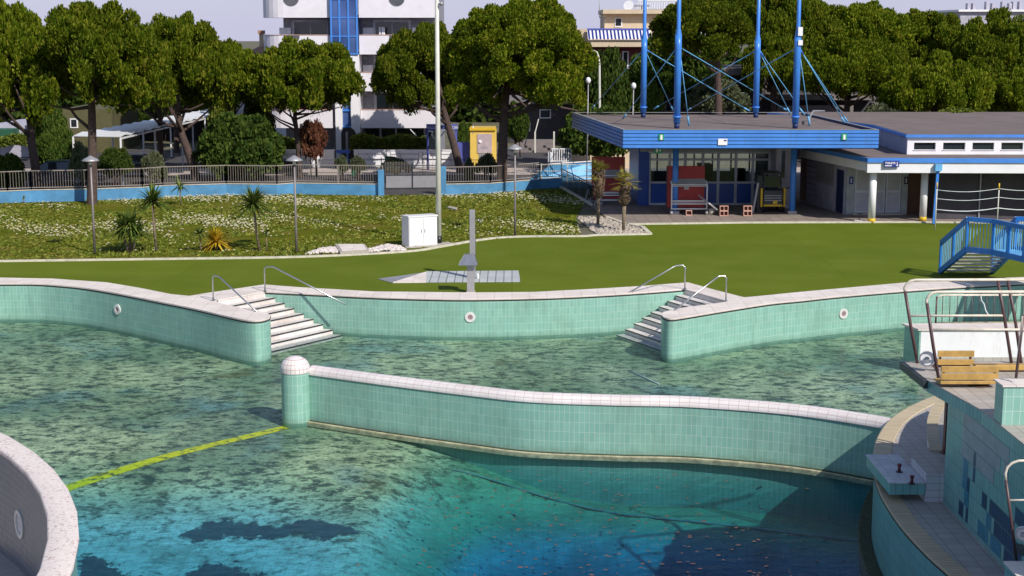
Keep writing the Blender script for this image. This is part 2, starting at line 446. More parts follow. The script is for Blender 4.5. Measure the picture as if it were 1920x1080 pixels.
c = mix(t, c, (.24, .34, .19), mul(shal, mixf(t, ramp(t, [(.42, (0, 0, 0)), (.6, (1, 1, 1))], big), .8)))
c = mix(t, c, (.16, .36, .42), mul(shal, mixf(t, ramp(t, [(.56, (0, 0, 0)), (.66, (1, 1, 1))], noise(t, .27, 4, .6, g)), .5)))
right = mrange(sp.outputs[0], -4.5, -1.0)
c = mix(t, c, (.22, .5, .2), mul(mul(right, mrange(sp.outputs[2], -1.5, -1.9)), mixf(t, mrange(sp.outputs[2], -3.3, -2.6), .8)))
c = mix(t, c, (.10, .15, .09), mixf(t, ramp(t, [(.44, (0, 0, 0)), (.68, (1, 1, 1))], mid_), .5))
fm = ramp(t, [(.5, (0, 0, 0)), (.57, (1, 1, 1))], fine)
f2 = noise(t, 8.0, 5, .75, scaled(t, g, (.7, 1, 1)))
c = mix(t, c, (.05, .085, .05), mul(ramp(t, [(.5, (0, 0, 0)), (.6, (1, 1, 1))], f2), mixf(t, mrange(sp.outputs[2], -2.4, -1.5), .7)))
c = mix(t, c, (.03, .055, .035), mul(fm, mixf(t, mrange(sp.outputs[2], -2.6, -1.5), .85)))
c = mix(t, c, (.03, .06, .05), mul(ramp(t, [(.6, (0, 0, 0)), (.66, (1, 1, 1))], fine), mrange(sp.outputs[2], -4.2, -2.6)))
c = mix(t, c, (.15, .12, .03), mul(shal, mixf(t, ramp(t, [(.6, (0, 0, 0)), (.7, (1, 1, 1))], noise(t, .4, 5, .7, g)), .7)))
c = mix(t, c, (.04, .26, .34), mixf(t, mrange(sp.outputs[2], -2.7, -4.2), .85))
t.links.new(c, b.inputs['Base Color']); b.inputs['Roughness'].default_value = .9
# pool floor: cast shadow painted as a dark, noise-edged colour
m, t, b = nm('floor_shadow'); g = geo(t)
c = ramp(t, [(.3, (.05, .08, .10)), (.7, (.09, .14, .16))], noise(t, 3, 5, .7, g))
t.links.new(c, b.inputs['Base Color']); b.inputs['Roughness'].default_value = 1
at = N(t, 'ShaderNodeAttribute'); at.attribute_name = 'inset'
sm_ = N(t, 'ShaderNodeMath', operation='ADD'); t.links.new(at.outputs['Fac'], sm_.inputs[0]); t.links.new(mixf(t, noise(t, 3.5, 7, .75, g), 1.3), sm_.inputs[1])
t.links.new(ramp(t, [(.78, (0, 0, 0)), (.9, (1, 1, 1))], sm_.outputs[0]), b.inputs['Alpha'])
# water
m, t, b = nm('water'); g = geo(t)
t.nodes.remove(b)
h1 = noise(t, 3.2, 4, .6, scaled(t, g, (.7, 1.4, 1)))
bp = N(t, 'ShaderNodeBump'); bp.inputs['Strength'].default_value = .35; bp.inputs['Distance'].default_value = .05
t.links.new(h1, bp.inputs['Height'])
tr = N(t, 'ShaderNodeBsdfTransparent'); tr.inputs[0].default_value = (.93, .97, .97, 1)
gl = N(t, 'ShaderNodeBsdfGlossy'); gl.inputs['Roughness'].default_value = .06
fr = N(t, 'ShaderNodeFresnel'); fr.inputs[0].default_value = 1.33
t.links.new(bp.outputs[0], gl.inputs['Normal']); t.links.new(bp.outputs[0], fr.inputs['Normal'])
mx = N(t, 'ShaderNodeMixShader')
t.links.new(mixf(t, fr.outputs[0], .45), mx.inputs[0]); t.links.new(tr.outputs[0], mx.inputs[1]); t.links.new(gl.outputs[0], mx.inputs[2])
t.links.new(mx.outputs[0], t.nodes['Material Output'].inputs[0])
va = N(t, 'ShaderNodeVolumeAbsorption'); va.inputs[0].default_value = (.0, .66, .80, 1); va.inputs[1].default_value = .52
t.links.new(va.outputs[0], t.nodes['Material Output'].inputs['Volume'])
# foliage
def foliage(name, lo, mid, hi, tl=.25):
    m, t, b = nm(name)
    rp = N(t, 'ShaderNodeNewGeometry').outputs['Random Per Island']
    oi = N(t, 'ShaderNodeObjectInfo').outputs['Random']
    c = ramp(t, [(0, lo), (.5, mid), (1, hi)], rp)
    big = noise(t, .7, 3, .6, geo(t))
    c = mix(t, c, ramp(t, [(.3, (.75, .85, .8)), (.7, (1.3, 1.15, 1.1))], big), .8, 'MULTIPLY')
    hs = N(t, 'ShaderNodeHueSaturation'); t.links.new(c, hs.inputs['Color'])
    mr = N(t, 'ShaderNodeMapRange'); mr.inputs[3].default_value = .8; mr.inputs[4].default_value = 1.2
    t.links.new(oi, mr.inputs[0]); t.links.new(mr.outputs[0], hs.inputs['Value'])
    t.links.new(hs.outputs[0], b.inputs['Base Color']); b.inputs['Roughness'].default_value = .8; b.inputs['Specular IOR Level'].default_value = .15
    tl_ = N(t, 'ShaderNodeBsdfTranslucent'); t.links.new(hs.outputs[0], tl_.inputs[0])
    mx = N(t, 'ShaderNodeMixShader'); mx.inputs[0].default_value = tl
    t.links.new(b.outputs[0], mx.inputs[1]); t.links.new(tl_.outputs[0], mx.inputs[2])
    t.links.new(mx.outputs[0], t.nodes['Material Output'].inputs[0]); return m
foliage('pine_needles', (.025, .058, .0), (.10, .145, .001), (.25, .265, .025), .35)
foliage('dark_leaves', (.02, .045, .006), (.05, .09, .012), (.11, .15, .025))
foliage('hedge_leaves', (.06, .10, .01), (.13, .17, .02), (.24, .26, .05))
foliage('olive_leaves', (.06, .08, .04), (.11, .13, .07), (.18, .19, .1))
foliage('red_leaves', (.08, .025, .02), (.14, .05, .03), (.2, .1, .05))
foliage('yucca_leaves', (.03, .07, .01), (.08, .13, .02), (.2, .24, .05))
foliage('yucca_gold', (.3, .2, .01), (.5, .34, .02), (.66, .5, .06))
foliage('palm_leaves', (.1, .11, .02), (.22, .2, .04), (.34, .28, .06))
#PART2
# ------------------------------------------------------------------ SETTING
WZ = -1.3
LF = [(-160, 540), (-60, 534), (0, 533), (60, 533), (100, 535), (160, 541), (230, 553), (300, 567), (360, 579), (420, 593), (455, 600.5), (478, 603), (495, 601), (506, 597)]
LB = [(507, 592), (496, 587), (480, 584), (465, 581), (429, 574), (400, 566)]
MIDI = [(497, 548), (600, 553), (700, 558), (800, 561), (883, 562), (1000, 560), (1100, 556), (1200, 550), (1283, 543.5)]
RB = [(1366, 567), (1330, 572), (1292, 577), (1262, 582), (1243, 587)]
RF = [(1240, 592), (1246, 597), (1260, 599), (1280, 596.5), (1367, 582), (1445, 570), (1505, 564), (1580, 556), (1740, 543), (1920, 532.5), (2060, 526)]
LO = [(-160, 528), (-60, 523), (0, 522), (100, 524), (200, 531), (260, 541), (320, 553), (355, 556.5)]
MO = [(388, 551), (495, 535), (560, 540), (700, 548), (883, 550), (1000, 549), (1100, 544), (1200, 538), (1290, 531), (1340, 545), (1395, 559)]
RO = [(1410, 558), (1500, 549), (1600, 540), (1700, 531), (1800, 525.5), (1920, 521), (2060, 516)]
outer = [P(u, v) for u, v in LO + MO + RO]
HOLE = [(-38, outer[0].y)] + [(p.x, p.y) for p in outer] + [(38, outer[-1].y), (38, 2), (-38, 2)]
turf_edge = PP([(-200, 494), (0, 491), (300, 487), (560, 483), (760, 473), (830, 463), (900, 451), (970, 445), (1090, 444), (1120, 442), (1219, 440), (1205, 427), (1174, 421.5), (1400, 418.5), (1700, 417.5), (1920, 419), (2300, 421)])
# earth sheet to the horizon, with the basin cut out
struct(MB().sheet([[(-900, -60), (900, -60), (900, 1500), (-900, 1500)], HOLE], -.03).build('ground', M['earth']))
te = [(p.x, p.y) for p in turf_edge]
struct(MB().sheet([[(-60, 1)] + [(60, 1), (60, te[-1][1])] + te[::-1] + [(-60, te[0][1])], HOLE], 0).build('turf_deck', M['turf']))
# lawn: gently uneven sheet
lawn_back = PP([(-250, 385), (0, 381), (200, 376), (360, 366), (560, 364), (720, 366), (840, 366), (1050, 350), (1100, 372)])
random.seed(3)
def lawn_z(x, y):
    return .02
lw_poly = [(p.x, p.y) for p in turf_edge[:9]] + [tuple(P(1080, 408)[:2])] + [(p.x, p.y) for p in lawn_back[::-1]]
struct(MB().sheet([lw_poly], .004).build('lawn', M['lawn']))
# paving below the canopy and beside the toilets
pv = PP([(1219, 441), (1205, 428), (1174, 422), (1400, 419), (1700, 418), (1920, 419.5), (2300, 421.5)])
pv = [(p.x, p.y) for p in pv[2:]]
struct(MB().sheet([pv + [(44, 100), (2, 100)] + [tuple(P(1060, 356)[:2]), tuple(P(1138, 408)[:2])]], .008).build('paving', M['paver']))
# street and pavements behind the fence
struct(MB().sheet([[(-120, 80.5), (2, 85), (60, 100), (60, 118), (-120, 112)]], -.012).build('road', M['asphalt']))
struct(MB().sheet([[(-60, 93), (20, 94.5), (20, 99.3), (-60, 98)]], .02).build('pavement', M['pavement_tile']))
# kerbs
kb = MB()
def kerb_line(pts, wd=.16, z=.07): kb.sweep(pts, [(-wd / 2, -.02), (-wd / 2, z), (wd / 2, z), (wd / 2, -.02)], smooth=False)
kerb_line(spline([(p.x, p.y, 0) for p in turf_edge[:11]], 5))
kerb_line([te[10], te[11], te[12], tuple(P(1138, 408)[:2])], .2)
kerb_line(te[12:], .2)
struct(kb.build('kerb', M['kerb']))
# gravel and stones: round the two small palms, round the concrete hatch
gv = PP([(1080, 408), (1138, 409), (1172, 424), (1203, 430), (1212, 438), (1122, 441), (1108, 430)])
struct(MB().sheet([[(p.x, p.y) for p in gv]], .012).build('gravel_bed', M['concrete']))
def inside(x, y, poly):
    r = False; j = len(poly) - 1
    for i in range(len(poly)):
        xi, yi = poly[i][0], poly[i][1]; xj, yj = poly[j][0], poly[j][1]
        if (yi > y) != (yj > y) and x < (xj - xi) * (y - yi) / (yj - yi) + xi: r = not r
        j = i
    return r
def stone(mb, x, y, z, r):
    v = []; a0 = random.random() * 6
    for i in range(5):
        a = a0 + i * 1.256; v.append((x + r * math.cos(a) * random.uniform(.7, 1.2), y + r * math.sin(a) * random.uniform(.7, 1.2), z))
    top = [(x + (p[0] - x) * .6, y + (p[1] - y) * .6, z + r * random.uniform(.5, .9)) for p in v]
    mb.add(v + top, [(i, (i + 1) % 5, 5 + (i + 1) % 5, 5 + i) for i in range(5)] + [(5, 6, 7, 8, 9)])
sm = MB()
gx = [p.x for p in gv]; gy = [p.y for p in gv]
for i in range(650):
    x = random.uniform(min(gx), max(gx)); y = random.uniform(min(gy), max(gy))
    if inside(x, y, gv): stone(sm, x, y, .01, random.uniform(.04, .13))
tag(sm.build('gravel', M['rubble']), 'rough pale stones strewn round the two small palms at the corner of the lawn', 'gravel', kind='stuff')
for nme, lab, (u0, u1, v0, v1) in (('pebbles', 'heap of white pebbles on the lawn edge left of the concrete hatch', (575, 640, 467, 478)), ('pebbles', 'heap of white pebbles on the lawn edge right of the concrete hatch', (682, 760, 462, 474))):
    sm = MB(); a = P(u0, v1); b = P(u1, v1 - 4); c = P((u0 + u1) / 2, v0)
    for i in range(420):
        t = random.random(); s_ = random.random()
        x = a.x + (b.x - a.x) * t; y = a.y + (b.y - a.y) * t + s_ * (c.y - a.y) * (1 - abs(2 * t - 1) ** 2)
        stone(sm, x, y, .01 + .1 * (1 - abs(2 * t - 1)) * (1 - s_) * random.random(), random.uniform(.05, .11))
    tag(sm.build(nme, M['stone_white']), lab, 'pebbles', kind='stuff')
# grass tufts and daisies over the lawn
def grass_patch():
    n = 26000; rng = np.random.default_rng(5)
    xs = [p[0] for p in lw_poly]; ys = [p[1] for p in lw_poly]
    X = rng.uniform(max(min(xs), -29), max(xs), n * 2); Y = rng.uniform(min(ys), max(ys), n * 2)
    keep = np.array([inside(x, y, lw_poly) for x, y in zip(X, Y)]) & (np.sin(X * .5 + np.sin(Y * .8)) * np.sin(Y * .6 + 1.7 * np.sin(X * .3)) < .55); X = X[keep][:n]; Y = Y[keep][:n]; n = len(X)
    a = rng.uniform(0, 6.28, n); wd = rng.uniform(.03, .10, n); h = rng.uniform(.02, .07, n) * (1 + 1.2 * (np.sin(X * .9) * np.sin(Y * .7) > .5))
    dx = np.cos(a) * wd; dy = np.sin(a) * wd; V = np.zeros((n, 3, 3))
    V[:, 0] = np.stack([X - dx, Y - dy, X * 0], 1); V[:, 1] = np.stack([X + dx, Y + dy, X * 0], 1)
    V[:, 2] = np.stack([X + rng.normal(0, .06, n), Y + rng.normal(0, .06, n), h], 1)
    me = bpy.data.meshes.new('grass'); me.from_pydata(V.reshape(-1, 3).tolist(), [], np.arange(n * 3).reshape(-1, 3).tolist())
    me.materials.append(M['grass_blade']); o = bpy.data.objects.new('grass', me); C.objects.link(o)
    tag(o, 'short patchy grass of the lawn between the blue wall and the turf', 'grass', kind='stuff')
    # daisies: denser in drifts
    n = 26000; X = rng.uniform(-29, max(xs), n); Y = rng.uniform(min(ys), max(ys), n)
    d = np.sin(X * .35 + 1.3 * np.sin(Y * .4)) + np.sin(Y * .55 + 1 + np.sin(X * .5)) + .8 * np.sin(X * 1.3 + Y) + rng.normal(0, .7, n) - .035 * (X + 8)
    far = (Y - 60) / 20
    keep = np.array([k and inside(x, y, lw_poly) for x, y, k in zip(X, Y, (d > 1.15 + .8 * (Y < 65)) & (Y > 60.5))]); X = X[keep]; Y = Y[keep]; n = len(X)
    r = rng.uniform(.01, .03, n); z = rng.uniform(.04, .11, n); V = np.zeros((n, 4, 3))
    for k, (sx, sy) in enumerate(((-1, -.7), (1, -.7), (1, .7), (-1, .7))): V[:, k] = np.stack([X + sx * r * 1.5, Y + sy * r, z + sy * r * .7], 1)
    me = bpy.data.meshes.new('daisies'); me.from_pydata(V.reshape(-1, 3).tolist(), [], np.arange(n * 4).reshape(-1, 4).tolist())
    me.materials.append(M['daisy']); o = bpy.data.objects.new('daisies', me); C.objects.link(o)
    tag(o, 'drifts of small white daisies scattered through the lawn grass', 'flowers', kind='stuff')
grass_patch()
# ------------------------------------------------------------------ POOL
def ledge_y(x): return 35.3 - .2 * (x + 1) - .012 * (x + 1) ** 2 if x > -1 else 35.3
def sst(a, b, x): t = min(max((x - a) / (b - a), 0), 1); return t * t * (3 - 2 * t)
DVX = [(p.x, p.y) for p in spline([tuple(P(u, v, WZ)) for u, v in [(552, 783), (650, 799), (735, 812), (892, 834), (1000, 846.7), (1150, 853), (1296, 857), (1481, 873), (1633, 898), (1680, 912)]], 4)]
def div_y(x):
    if x <= DVX[0][0]: return DVX[0][1]
    for (x0, y0), (x1, y1) in zip(DVX[:-1], DVX[1:]):
        if x <= x1: return y0 + (y1 - y0) * (x - x0) / max(x1 - x0, 1e-6)
    return DVX[-1][1]
def floor_z(x, y):
    d = .13; dy = div_y(x)
    if y < dy + .5:
        d += .85 * sst(dy - 2.5, dy - 11, y)
        d += sst(-3.6, 3.0, x) * 1.15 * (1 if x > -5.4 else 0)
        d += sst(-3.8, 1.8, x) * min(max(ledge_y(x) - y, 0) * .95, 2.9)
    return WZ - d
fb = MB(); NX, NY = 240, 220; fv = []
for j in range(NY + 1):
    for i in range(NX + 1):
        x = -39 + 78 * i / NX; y = 1 + 60 * j / NY; fv.append((x, y, floor_z(x, y)))
fb.add(fv, [(j * (NX + 1) + i, j * (NX + 1) + i + 1, (j + 1) * (NX + 1) + i + 1, (j + 1) * (NX + 1) + i) for j in range(NY) for i in range(NX)], True)
struct(fb.build('pool_floor', M['pool_floor']))
# lines on the floor
def floor_strip(pts, wd, dz=.012):
    mb = MB(); vs = []
    for i, p in enumerate(pts):
        d = (Vector(pts[min(i + 1, len(pts) - 1)][:2]) - Vector(pts[max(i - 1, 0)][:2])).normalized(); n = Vector((-d.y, d.x)) * wd / 2
        for s_ in (-1, 1): x = p[0] + s_ * n.x; y = p[1] + s_ * n.y; vs.append((x, y, floor_z(x, y) + dz))
    mb.add(vs, [(2 * i, 2 * i + 1, 2 * i + 3, 2 * i + 2) for i in range(len(pts) - 1)]); return mb
def fp(u, v):
    z = -2
    for _ in range(6): p = P(u, v, z); z = floor_z(p.x, p.y)
    return P(u, v, z)
a, b = fp(110, 922), fp(548, 799)
struct(floor_strip([a.lerp(b, i / 60) for i in range(61)], .36).build('lane_line', M['yellow_line']))
struct(floor_strip([(x, ledge_y(x) + .08) for x in [-1.5 + i * .35 for i in range(32)]], .09).build('floor_line', M['line_faint']))
# cast shadow painted onto the floor as ragged dark patches
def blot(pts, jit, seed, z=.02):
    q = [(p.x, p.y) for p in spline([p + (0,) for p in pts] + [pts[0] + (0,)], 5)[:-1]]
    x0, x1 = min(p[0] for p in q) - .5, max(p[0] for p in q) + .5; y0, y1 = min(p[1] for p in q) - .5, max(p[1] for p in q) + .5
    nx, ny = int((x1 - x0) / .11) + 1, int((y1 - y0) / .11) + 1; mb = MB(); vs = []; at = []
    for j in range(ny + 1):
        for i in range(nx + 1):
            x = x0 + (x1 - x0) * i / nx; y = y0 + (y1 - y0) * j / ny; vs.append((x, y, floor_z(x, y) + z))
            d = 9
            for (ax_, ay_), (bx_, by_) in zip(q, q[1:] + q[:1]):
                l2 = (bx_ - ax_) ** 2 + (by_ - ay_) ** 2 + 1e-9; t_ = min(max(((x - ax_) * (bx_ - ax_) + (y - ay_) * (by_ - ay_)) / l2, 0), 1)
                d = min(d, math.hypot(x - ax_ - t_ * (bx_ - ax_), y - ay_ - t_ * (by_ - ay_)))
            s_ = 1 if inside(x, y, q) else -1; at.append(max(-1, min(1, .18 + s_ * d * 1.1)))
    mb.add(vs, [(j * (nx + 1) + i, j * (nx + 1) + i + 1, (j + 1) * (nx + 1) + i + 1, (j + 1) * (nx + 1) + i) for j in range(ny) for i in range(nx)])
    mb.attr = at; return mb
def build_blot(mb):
    o = mb.build('shadow_patch', M['floor_shadow']); a_ = o.data.attributes.new('inset', 'FLOAT', 'POINT'); a_.data.foreach_set('value', mb.attr); struct(o)
def fpx(l): return [tuple(fp(u, v)[:2]) for u, v in l]
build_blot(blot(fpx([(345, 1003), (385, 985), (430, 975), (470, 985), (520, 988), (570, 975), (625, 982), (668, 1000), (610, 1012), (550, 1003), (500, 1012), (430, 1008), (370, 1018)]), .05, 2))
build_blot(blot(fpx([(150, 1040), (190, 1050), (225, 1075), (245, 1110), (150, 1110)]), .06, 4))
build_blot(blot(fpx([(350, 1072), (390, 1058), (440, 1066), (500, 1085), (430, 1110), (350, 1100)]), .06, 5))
# water body
struct(MB().box(-37.9, 37.9, 2.1, 59, -9, WZ).build('water', M['water']))
# basin sides out of the picture
wb = MB()
for a, b in (((-38, 2), (-38, outer[0].y)), ((38, 2), (38, outer[-1].y)), ((-38, 2), (38, 2))): wb.obox(a, b, .3, -6, -.02)
o = wb.build('basin_wall', M['teal_tile']); struct(o)

def pool_wall(name, label, segs, cop, jets, org):
    t = thing(name, org, label, 'pool wall')
    mb = MB()
    for s_ in segs: mb.sweep(s_, [(0, -4.6), (0, -.055)], smooth=True)
    mb.build('tiled_face', M['teal_tile'], t)
    mb = MB()
    for s_ in segs: mb.sweep(s_, [(.012, -.055), (.02, -.02), (.0, -.015)], smooth=False)
    mb.build('dark_joint', M['dark_joint'], t)
    MB().prism(cop, -.02, .035).build('coping', M['coping_stone'], t, bevel=.015)
    for (u, v, nx, ny) in jets:
        # put the fitting on the wall face: nearest point of the front run
        best = None
        for s_ in segs:
            for i in range(len(s_) - 1):
                for k in range(12):
                    p = Vector(s_[i]).lerp(Vector(s_[i + 1]), k / 12)
                    for z in (-.65, -.6, -.55, -.5, -.45, -.4):
                        q = Vector((p.x, p.y, z)); r = ray(u, v); w_ = q - Vector((0, 0, CH)); d = (w_ - r * (w_.dot(r) / r.dot(r))).length
                        if best is None or d < best[0]:
                            e = (Vector(s_[i + 1]) - Vector(s_[i])).normalized(); best = (d, q, Vector((e.y, -e.x, 0)))
        q, n = best[1], best[2]
        if n.y > 0: n = -n
        j = MB().disc(q + n * .002, n, .18, .035, 28, .09).build('inlet_ring', M['jet_plastic'], t)
        MB().disc(q + n * .001, n, .088, .02, 20, .02).build('inlet_nozzle', M['jet_core'], j)
    return t
def s2(l): return [(p.x, p.y) for p in spline([tuple(P(u, v)) for u, v in l], 5)]
lf, lb, mi_, rb, rf = s2(LF), s2(LB), s2(MIDI), s2(RB), s2(RF)
# facing: sweep offset is to the right of travel; front runs are walked left to right so the water is on the right
cop_l = lf + lb + [tuple(P(394, 559)[:2]), tuple(P(388, 551)[:2])] + [(p.x, p.y) for p in PP(LO)[::-1]]
pool_wall('pool_wall', 'teal tiled pool wall curving in from the left, ending in a rounded tip beside the left stairs', [lf + lb], cop_l, [(221, 580, 0, 0)], P(300, 567))
cop_m = [tuple(P(388, 551)[:2]), tuple(P(394, 559)[:2]), tuple(P(400, 566)[:2])] + mi_ + [tuple(P(1366, 567)[:2]), tuple(P(1395, 559)[:2])] + [(p.x, p.y) for p in PP(MO)[::-1][1:-1]]
pool_wall('pool_wall', 'teal tiled pool wall with white coping between the two flights of stairs', [mi_], cop_m, [(881, 594, 0, 0)], P(883, 562))
cop_r = rb + rf + [(p.x, p.y) for p in PP(RO)[::-1]] + [tuple(P(1395, 559)[:2])]
pool_wall('pool_wall', 'bright teal pool wall with rounded tip running off to the right', [rb + rf], cop_r, [(1582, 588, 0, 0)], P(1580, 556))
# stairs into the pool
def stairs(label, A0, A1, B0, B1, ext, side):
    a0, a1, b0, b1 = P(*A0), P(*A1), P(*B0, WZ), P(*B1, WZ)
    t = thing('pool_stairs', (a0 + b1) / 2, label, 'stairs'); ORG[t.name] = (a0 + b1) / 2; n = 8; rise = .165
    up_ = (a0 - b0 + a1 - b1); up_.z = 0; up_ = up_.normalized() * .12; dd_ = (a0 - a1).normalized() * .25
    MB().prism([a0 + dd_, a1 - dd_ * .1, a1 + up_ - dd_ * .1, a0 + up_ + dd_], -2.3, -.022).build('top_riser', M['step_stone'], t)
    for k in range(n + 2):
        f0, f1 = k / n, (k + 1.0) / n
        L0, R0, L1, R1 = a0.lerp(b0, f0), a1.lerp(b1, f0), a0.lerp(b0, f1), a1.lerp(b1, f1)
        d0 = (L0 - R0).normalized() * ext; d1 = (L1 - R1).normalized() * ext
        L0 = L0 + d0; L1 = L1 + d1; e0 = (R0 - L0).normalized() * .03
        z = -(k + 1) * rise + .0
        st_ = MB().prism([L0, R0 + e0, R1 + e0, L1], -2.4 - .002 * k, z).build('step', M['step_stone'], t, bevel=.008)
        run = ((L1 - L0) + (R1 - R0)).normalized() * .035; run.z = 0
        mb = MB(); mb.prism([L1 + run * .1, R1 + run * .1, R1 + run * 1.1, L1 + run * 1.1], z - .028, z + .004)
        mb.build('nosing_strip', M['black'], st_)
    return t
stairs('pale stone stairs with dark nosings going down beside the left wall tip, bright risers', (400, 566), (497, 548), (512, 657), (641, 627), .9, 1)
stairs('pale stone stairs with dark nosings going down beside the right wall tip, shaded risers', (1366, 567), (1283, 543.5), (1240, 656), (1157, 627), .9, -1)
def handrail(label, pts, zs=None, flange=True):
    p = [Vector(q) for q in pts]
    t = thing('handrail', p[0], label, 'handrail', 'stainless handrails at the pool stairs')
    MB().tube(p, .026, 8).build('rail_tube', M['steel'], t)
    MB().disc(p[0] + Vector((0, 0, .036)), (0, 0, 1), .07, .02, 14).build('base_flange', M['steel'], t)
    return t
def rail(base, top1, bend, end_px, end_z):
    b = P(*base); y = b.y
    q1 = Q(top1[0], top1[1], y); e = P(end_px[0], end_px[1], end_z)
    dirr = e - Q(bend[0], bend[1], y)
    q2 = Q(bend[0], bend[1], y)
    up = Vector((b.x, b.y, q1.z - .08)); q1b = Vector((b.x, b.y, q1.z)) + (q2 - q1) * .25
    return [b, up, q1b, q2.lerp(q1b, .1), q2 + (e - q2) * .04, e]
handrail('thin steel handrail rising at the outer corner of the left stairs, nearest the wall tip', rail((400, 566), (399, 516), (410, 518), (482, 585), .04))
handrail('long steel handrail at the inner corner of the left stairs, sloping over the centre wall', rail((497, 548), (496, 500), (512, 500), (648, 571), -.16))
handrail('long steel handrail at the inner corner of the right stairs, sloping over the centre wall', rail((1284, 544), (1285, 497), (1267, 498), (1160, 560), -.16))
handrail('thin steel handrail rising at the outer corner of the right stairs, nearest the wall tip', rail((1361, 567), (1361, 517), (1347, 518), (1264, 582), .04))
# curved dividing wall with cap and domed end post
base = [(579, 788), (650, 799), (735, 812), (892, 834), (1000, 846.7), (1150, 853), (1296, 857), (1481, 873), (1633, 898), (1680, 912)]
dv = [(p.x, p.y) for p in spline([tuple(P(u, v, WZ)) for u, v in base], 8)]
t = thing('dividing_wall', P(1000, 847, WZ), 'long curved teal tiled wall across the pool with rounded white cap', 'pool wall')
T = .34
MB().sweep(dv, [(0, -5), (0, -.04), (-T, -.04), (-T, -5)], smooth=False).build('tiled_wall', M['teal_tile'], t)
prof = [(.03, -.04), (.035, .02)] + [(-T / 2 + (T / 2 + .03) * math.cos(a), .03 + .16 * math.sin(a)) for a in [PI * i / 8 for i in range(9)]] + [(-T - .035, .02), (-T - .03, -.04)]
MB().sweep(dv[:-4], prof).build('rounded_cap', M['cap_tile'], t)
MB().sweep(dv, [(.02, WZ - .1), (.15, WZ - .1), (.15, WZ + .0), (.14, WZ + .012), (.02, WZ + .02)], smooth=False).build('weir_ledge', M['weir_moss'], t)
MB().sweep(dv, [(.152, WZ - .1), (.2, WZ - .1), (.2, WZ + .02), (.152, WZ + .025)], smooth=False).build('ledge_edge', M['ledge_pale'], t)
pc = P(552, 795, WZ) + Vector((0, .36, 0)); r = .375
post = MB().lathe((pc.x, pc.y, 0), [(r, -5), (r, .05)], 32).build('end_post', M['teal_tile'], t)
MB().lathe((pc.x, pc.y, .05), [(r + .012, 0), (r + .02, .1)] + [((r + .02) * math.cos(a), .1 + .33 * math.sin(a)) for a in [PI / 2 * i / 8 for i in range(1, 8)]] + [(.001, .43)], 32).build('dome', M['dome_tile'], post)
# fallen leaves floating on the deep water
random.seed(11); lm = MB()
for i in range(420):
    u = random.gauss(1180, 290); v = random.uniform(880, 1100)
    if not (640 < u < 1640): continue
    p = P(u, v, WZ + .012)
    if p.x > 6.8: continue
    r_ = random.uniform(.018, .05); a = random.random() * 6
    vs = [p + Vector((math.cos(a + k * 1.256) * r_ * random.uniform(.6, 1.6), math.sin(a + k * 1.256) * r_ * random.uniform(.5, 1.1), random.uniform(0, .01))) for k in range(5)]
    lm.add(vs, [(0, 1, 2, 3, 4)])
tag(lm.build('fallen_leaves', M['leaf_brown']), 'small brown leaves floating on the deep blue water', 'leaves', kind='stuff')
# white pole lying under the water
a, b = P(1178, 694, WZ - .1), P(1236, 720, WZ - .1)
tag(MB().tube([a, b], .022, 6).build('white_pole', M['line_white']), 'thin white pole lying just under the water near the blue reflection', 'pole')
# near round tub, bottom left
def circ3(a, b, c):
    A = np.array([[b.x - a.x, b.y - a.y], [c.x - a.x, c.y - a.y]]) * 2
    B = np.array([b.x ** 2 - a.x ** 2 + b.y ** 2 - a.y ** 2, c.x ** 2 - a.x ** 2 + c.y ** 2 - a.y ** 2]); s_ = np.linalg.solve(A, B)
    return Vector((s_[0], s_[1], 0)), math.hypot(s_[0] - a.x, s_[1] - a.y)
TZ = 1.5
c, Ro = circ3(P(0, 808, TZ), P(122, 905, TZ), P(148, 1010, TZ))
c2, Ri = circ3(P(0, 843, TZ), P(62, 905, TZ), P(86, 980, TZ))
Ri = Ro - .46
print('TUB', c, Ro, c2, Ri)
t = thing('round_tub', (c.x, c.y, WZ), 'round pool tub with pinkish terrazzo rim and dark tiled inside, bottom left', 'tub')
MB().lathe((c.x, c.y, 0), [(Ro - .05, -5), (Ro - .05, TZ - .1)], 72).build('outer_wall', M['teal_tile'], t)
MB().lathe((c.x, c.y, 0), [(Ro - .05, TZ - .1), (Ro, TZ - .09), (Ro, TZ - .02), (Ro - .03, TZ), (Ri + .03, TZ), (Ri, TZ - .02), (Ri, TZ - .09), (Ri + .04, TZ - .1)], 72).build('rim', M['terrazzo'], t)
MB().lathe((c.x, c.y, 0), [(Ri + .04, TZ - .1), (Ri + .04, -.6)], 72).build('inner_wall', M['dark_inner_tile'], t)
MB().lathe((c.x, c.y, 0), [(Ri + .04, -.6), (.01, -.62)], 72, smooth=False).build('tub_floor', M['beige_tile'], t)
# porthole on the inner wall
tgt = ray(38, 985); best = None
for k in range(720):
    a = 2 * PI * k / 720; q = Vector((c.x + (Ri + .03) * math.cos(a), c.y + (Ri + .03) * math.sin(a), 0))
    for z in [1.2 - i * .05 for i in range(30)]:
        q.z = z; w_ = q - Vector((0, 0, CH)); d = (w_ - tgt * (w_.dot(tgt) / tgt.dot(tgt))).length
        if math.sin(a) > -.4 and (best is None or d < best[0]): best = (d, q.copy(), a)
q, a = best[1], best[2]; nn = Vector((-math.cos(a), -math.sin(a), 0))
MB().disc(q, nn, .26, .03, 28, .19).build('porthole_ring', M['jet_plastic'], t)
MB().disc(q, nn, .19, .012, 28, .001).build('porthole_glass', M['lilac_tile'], t)
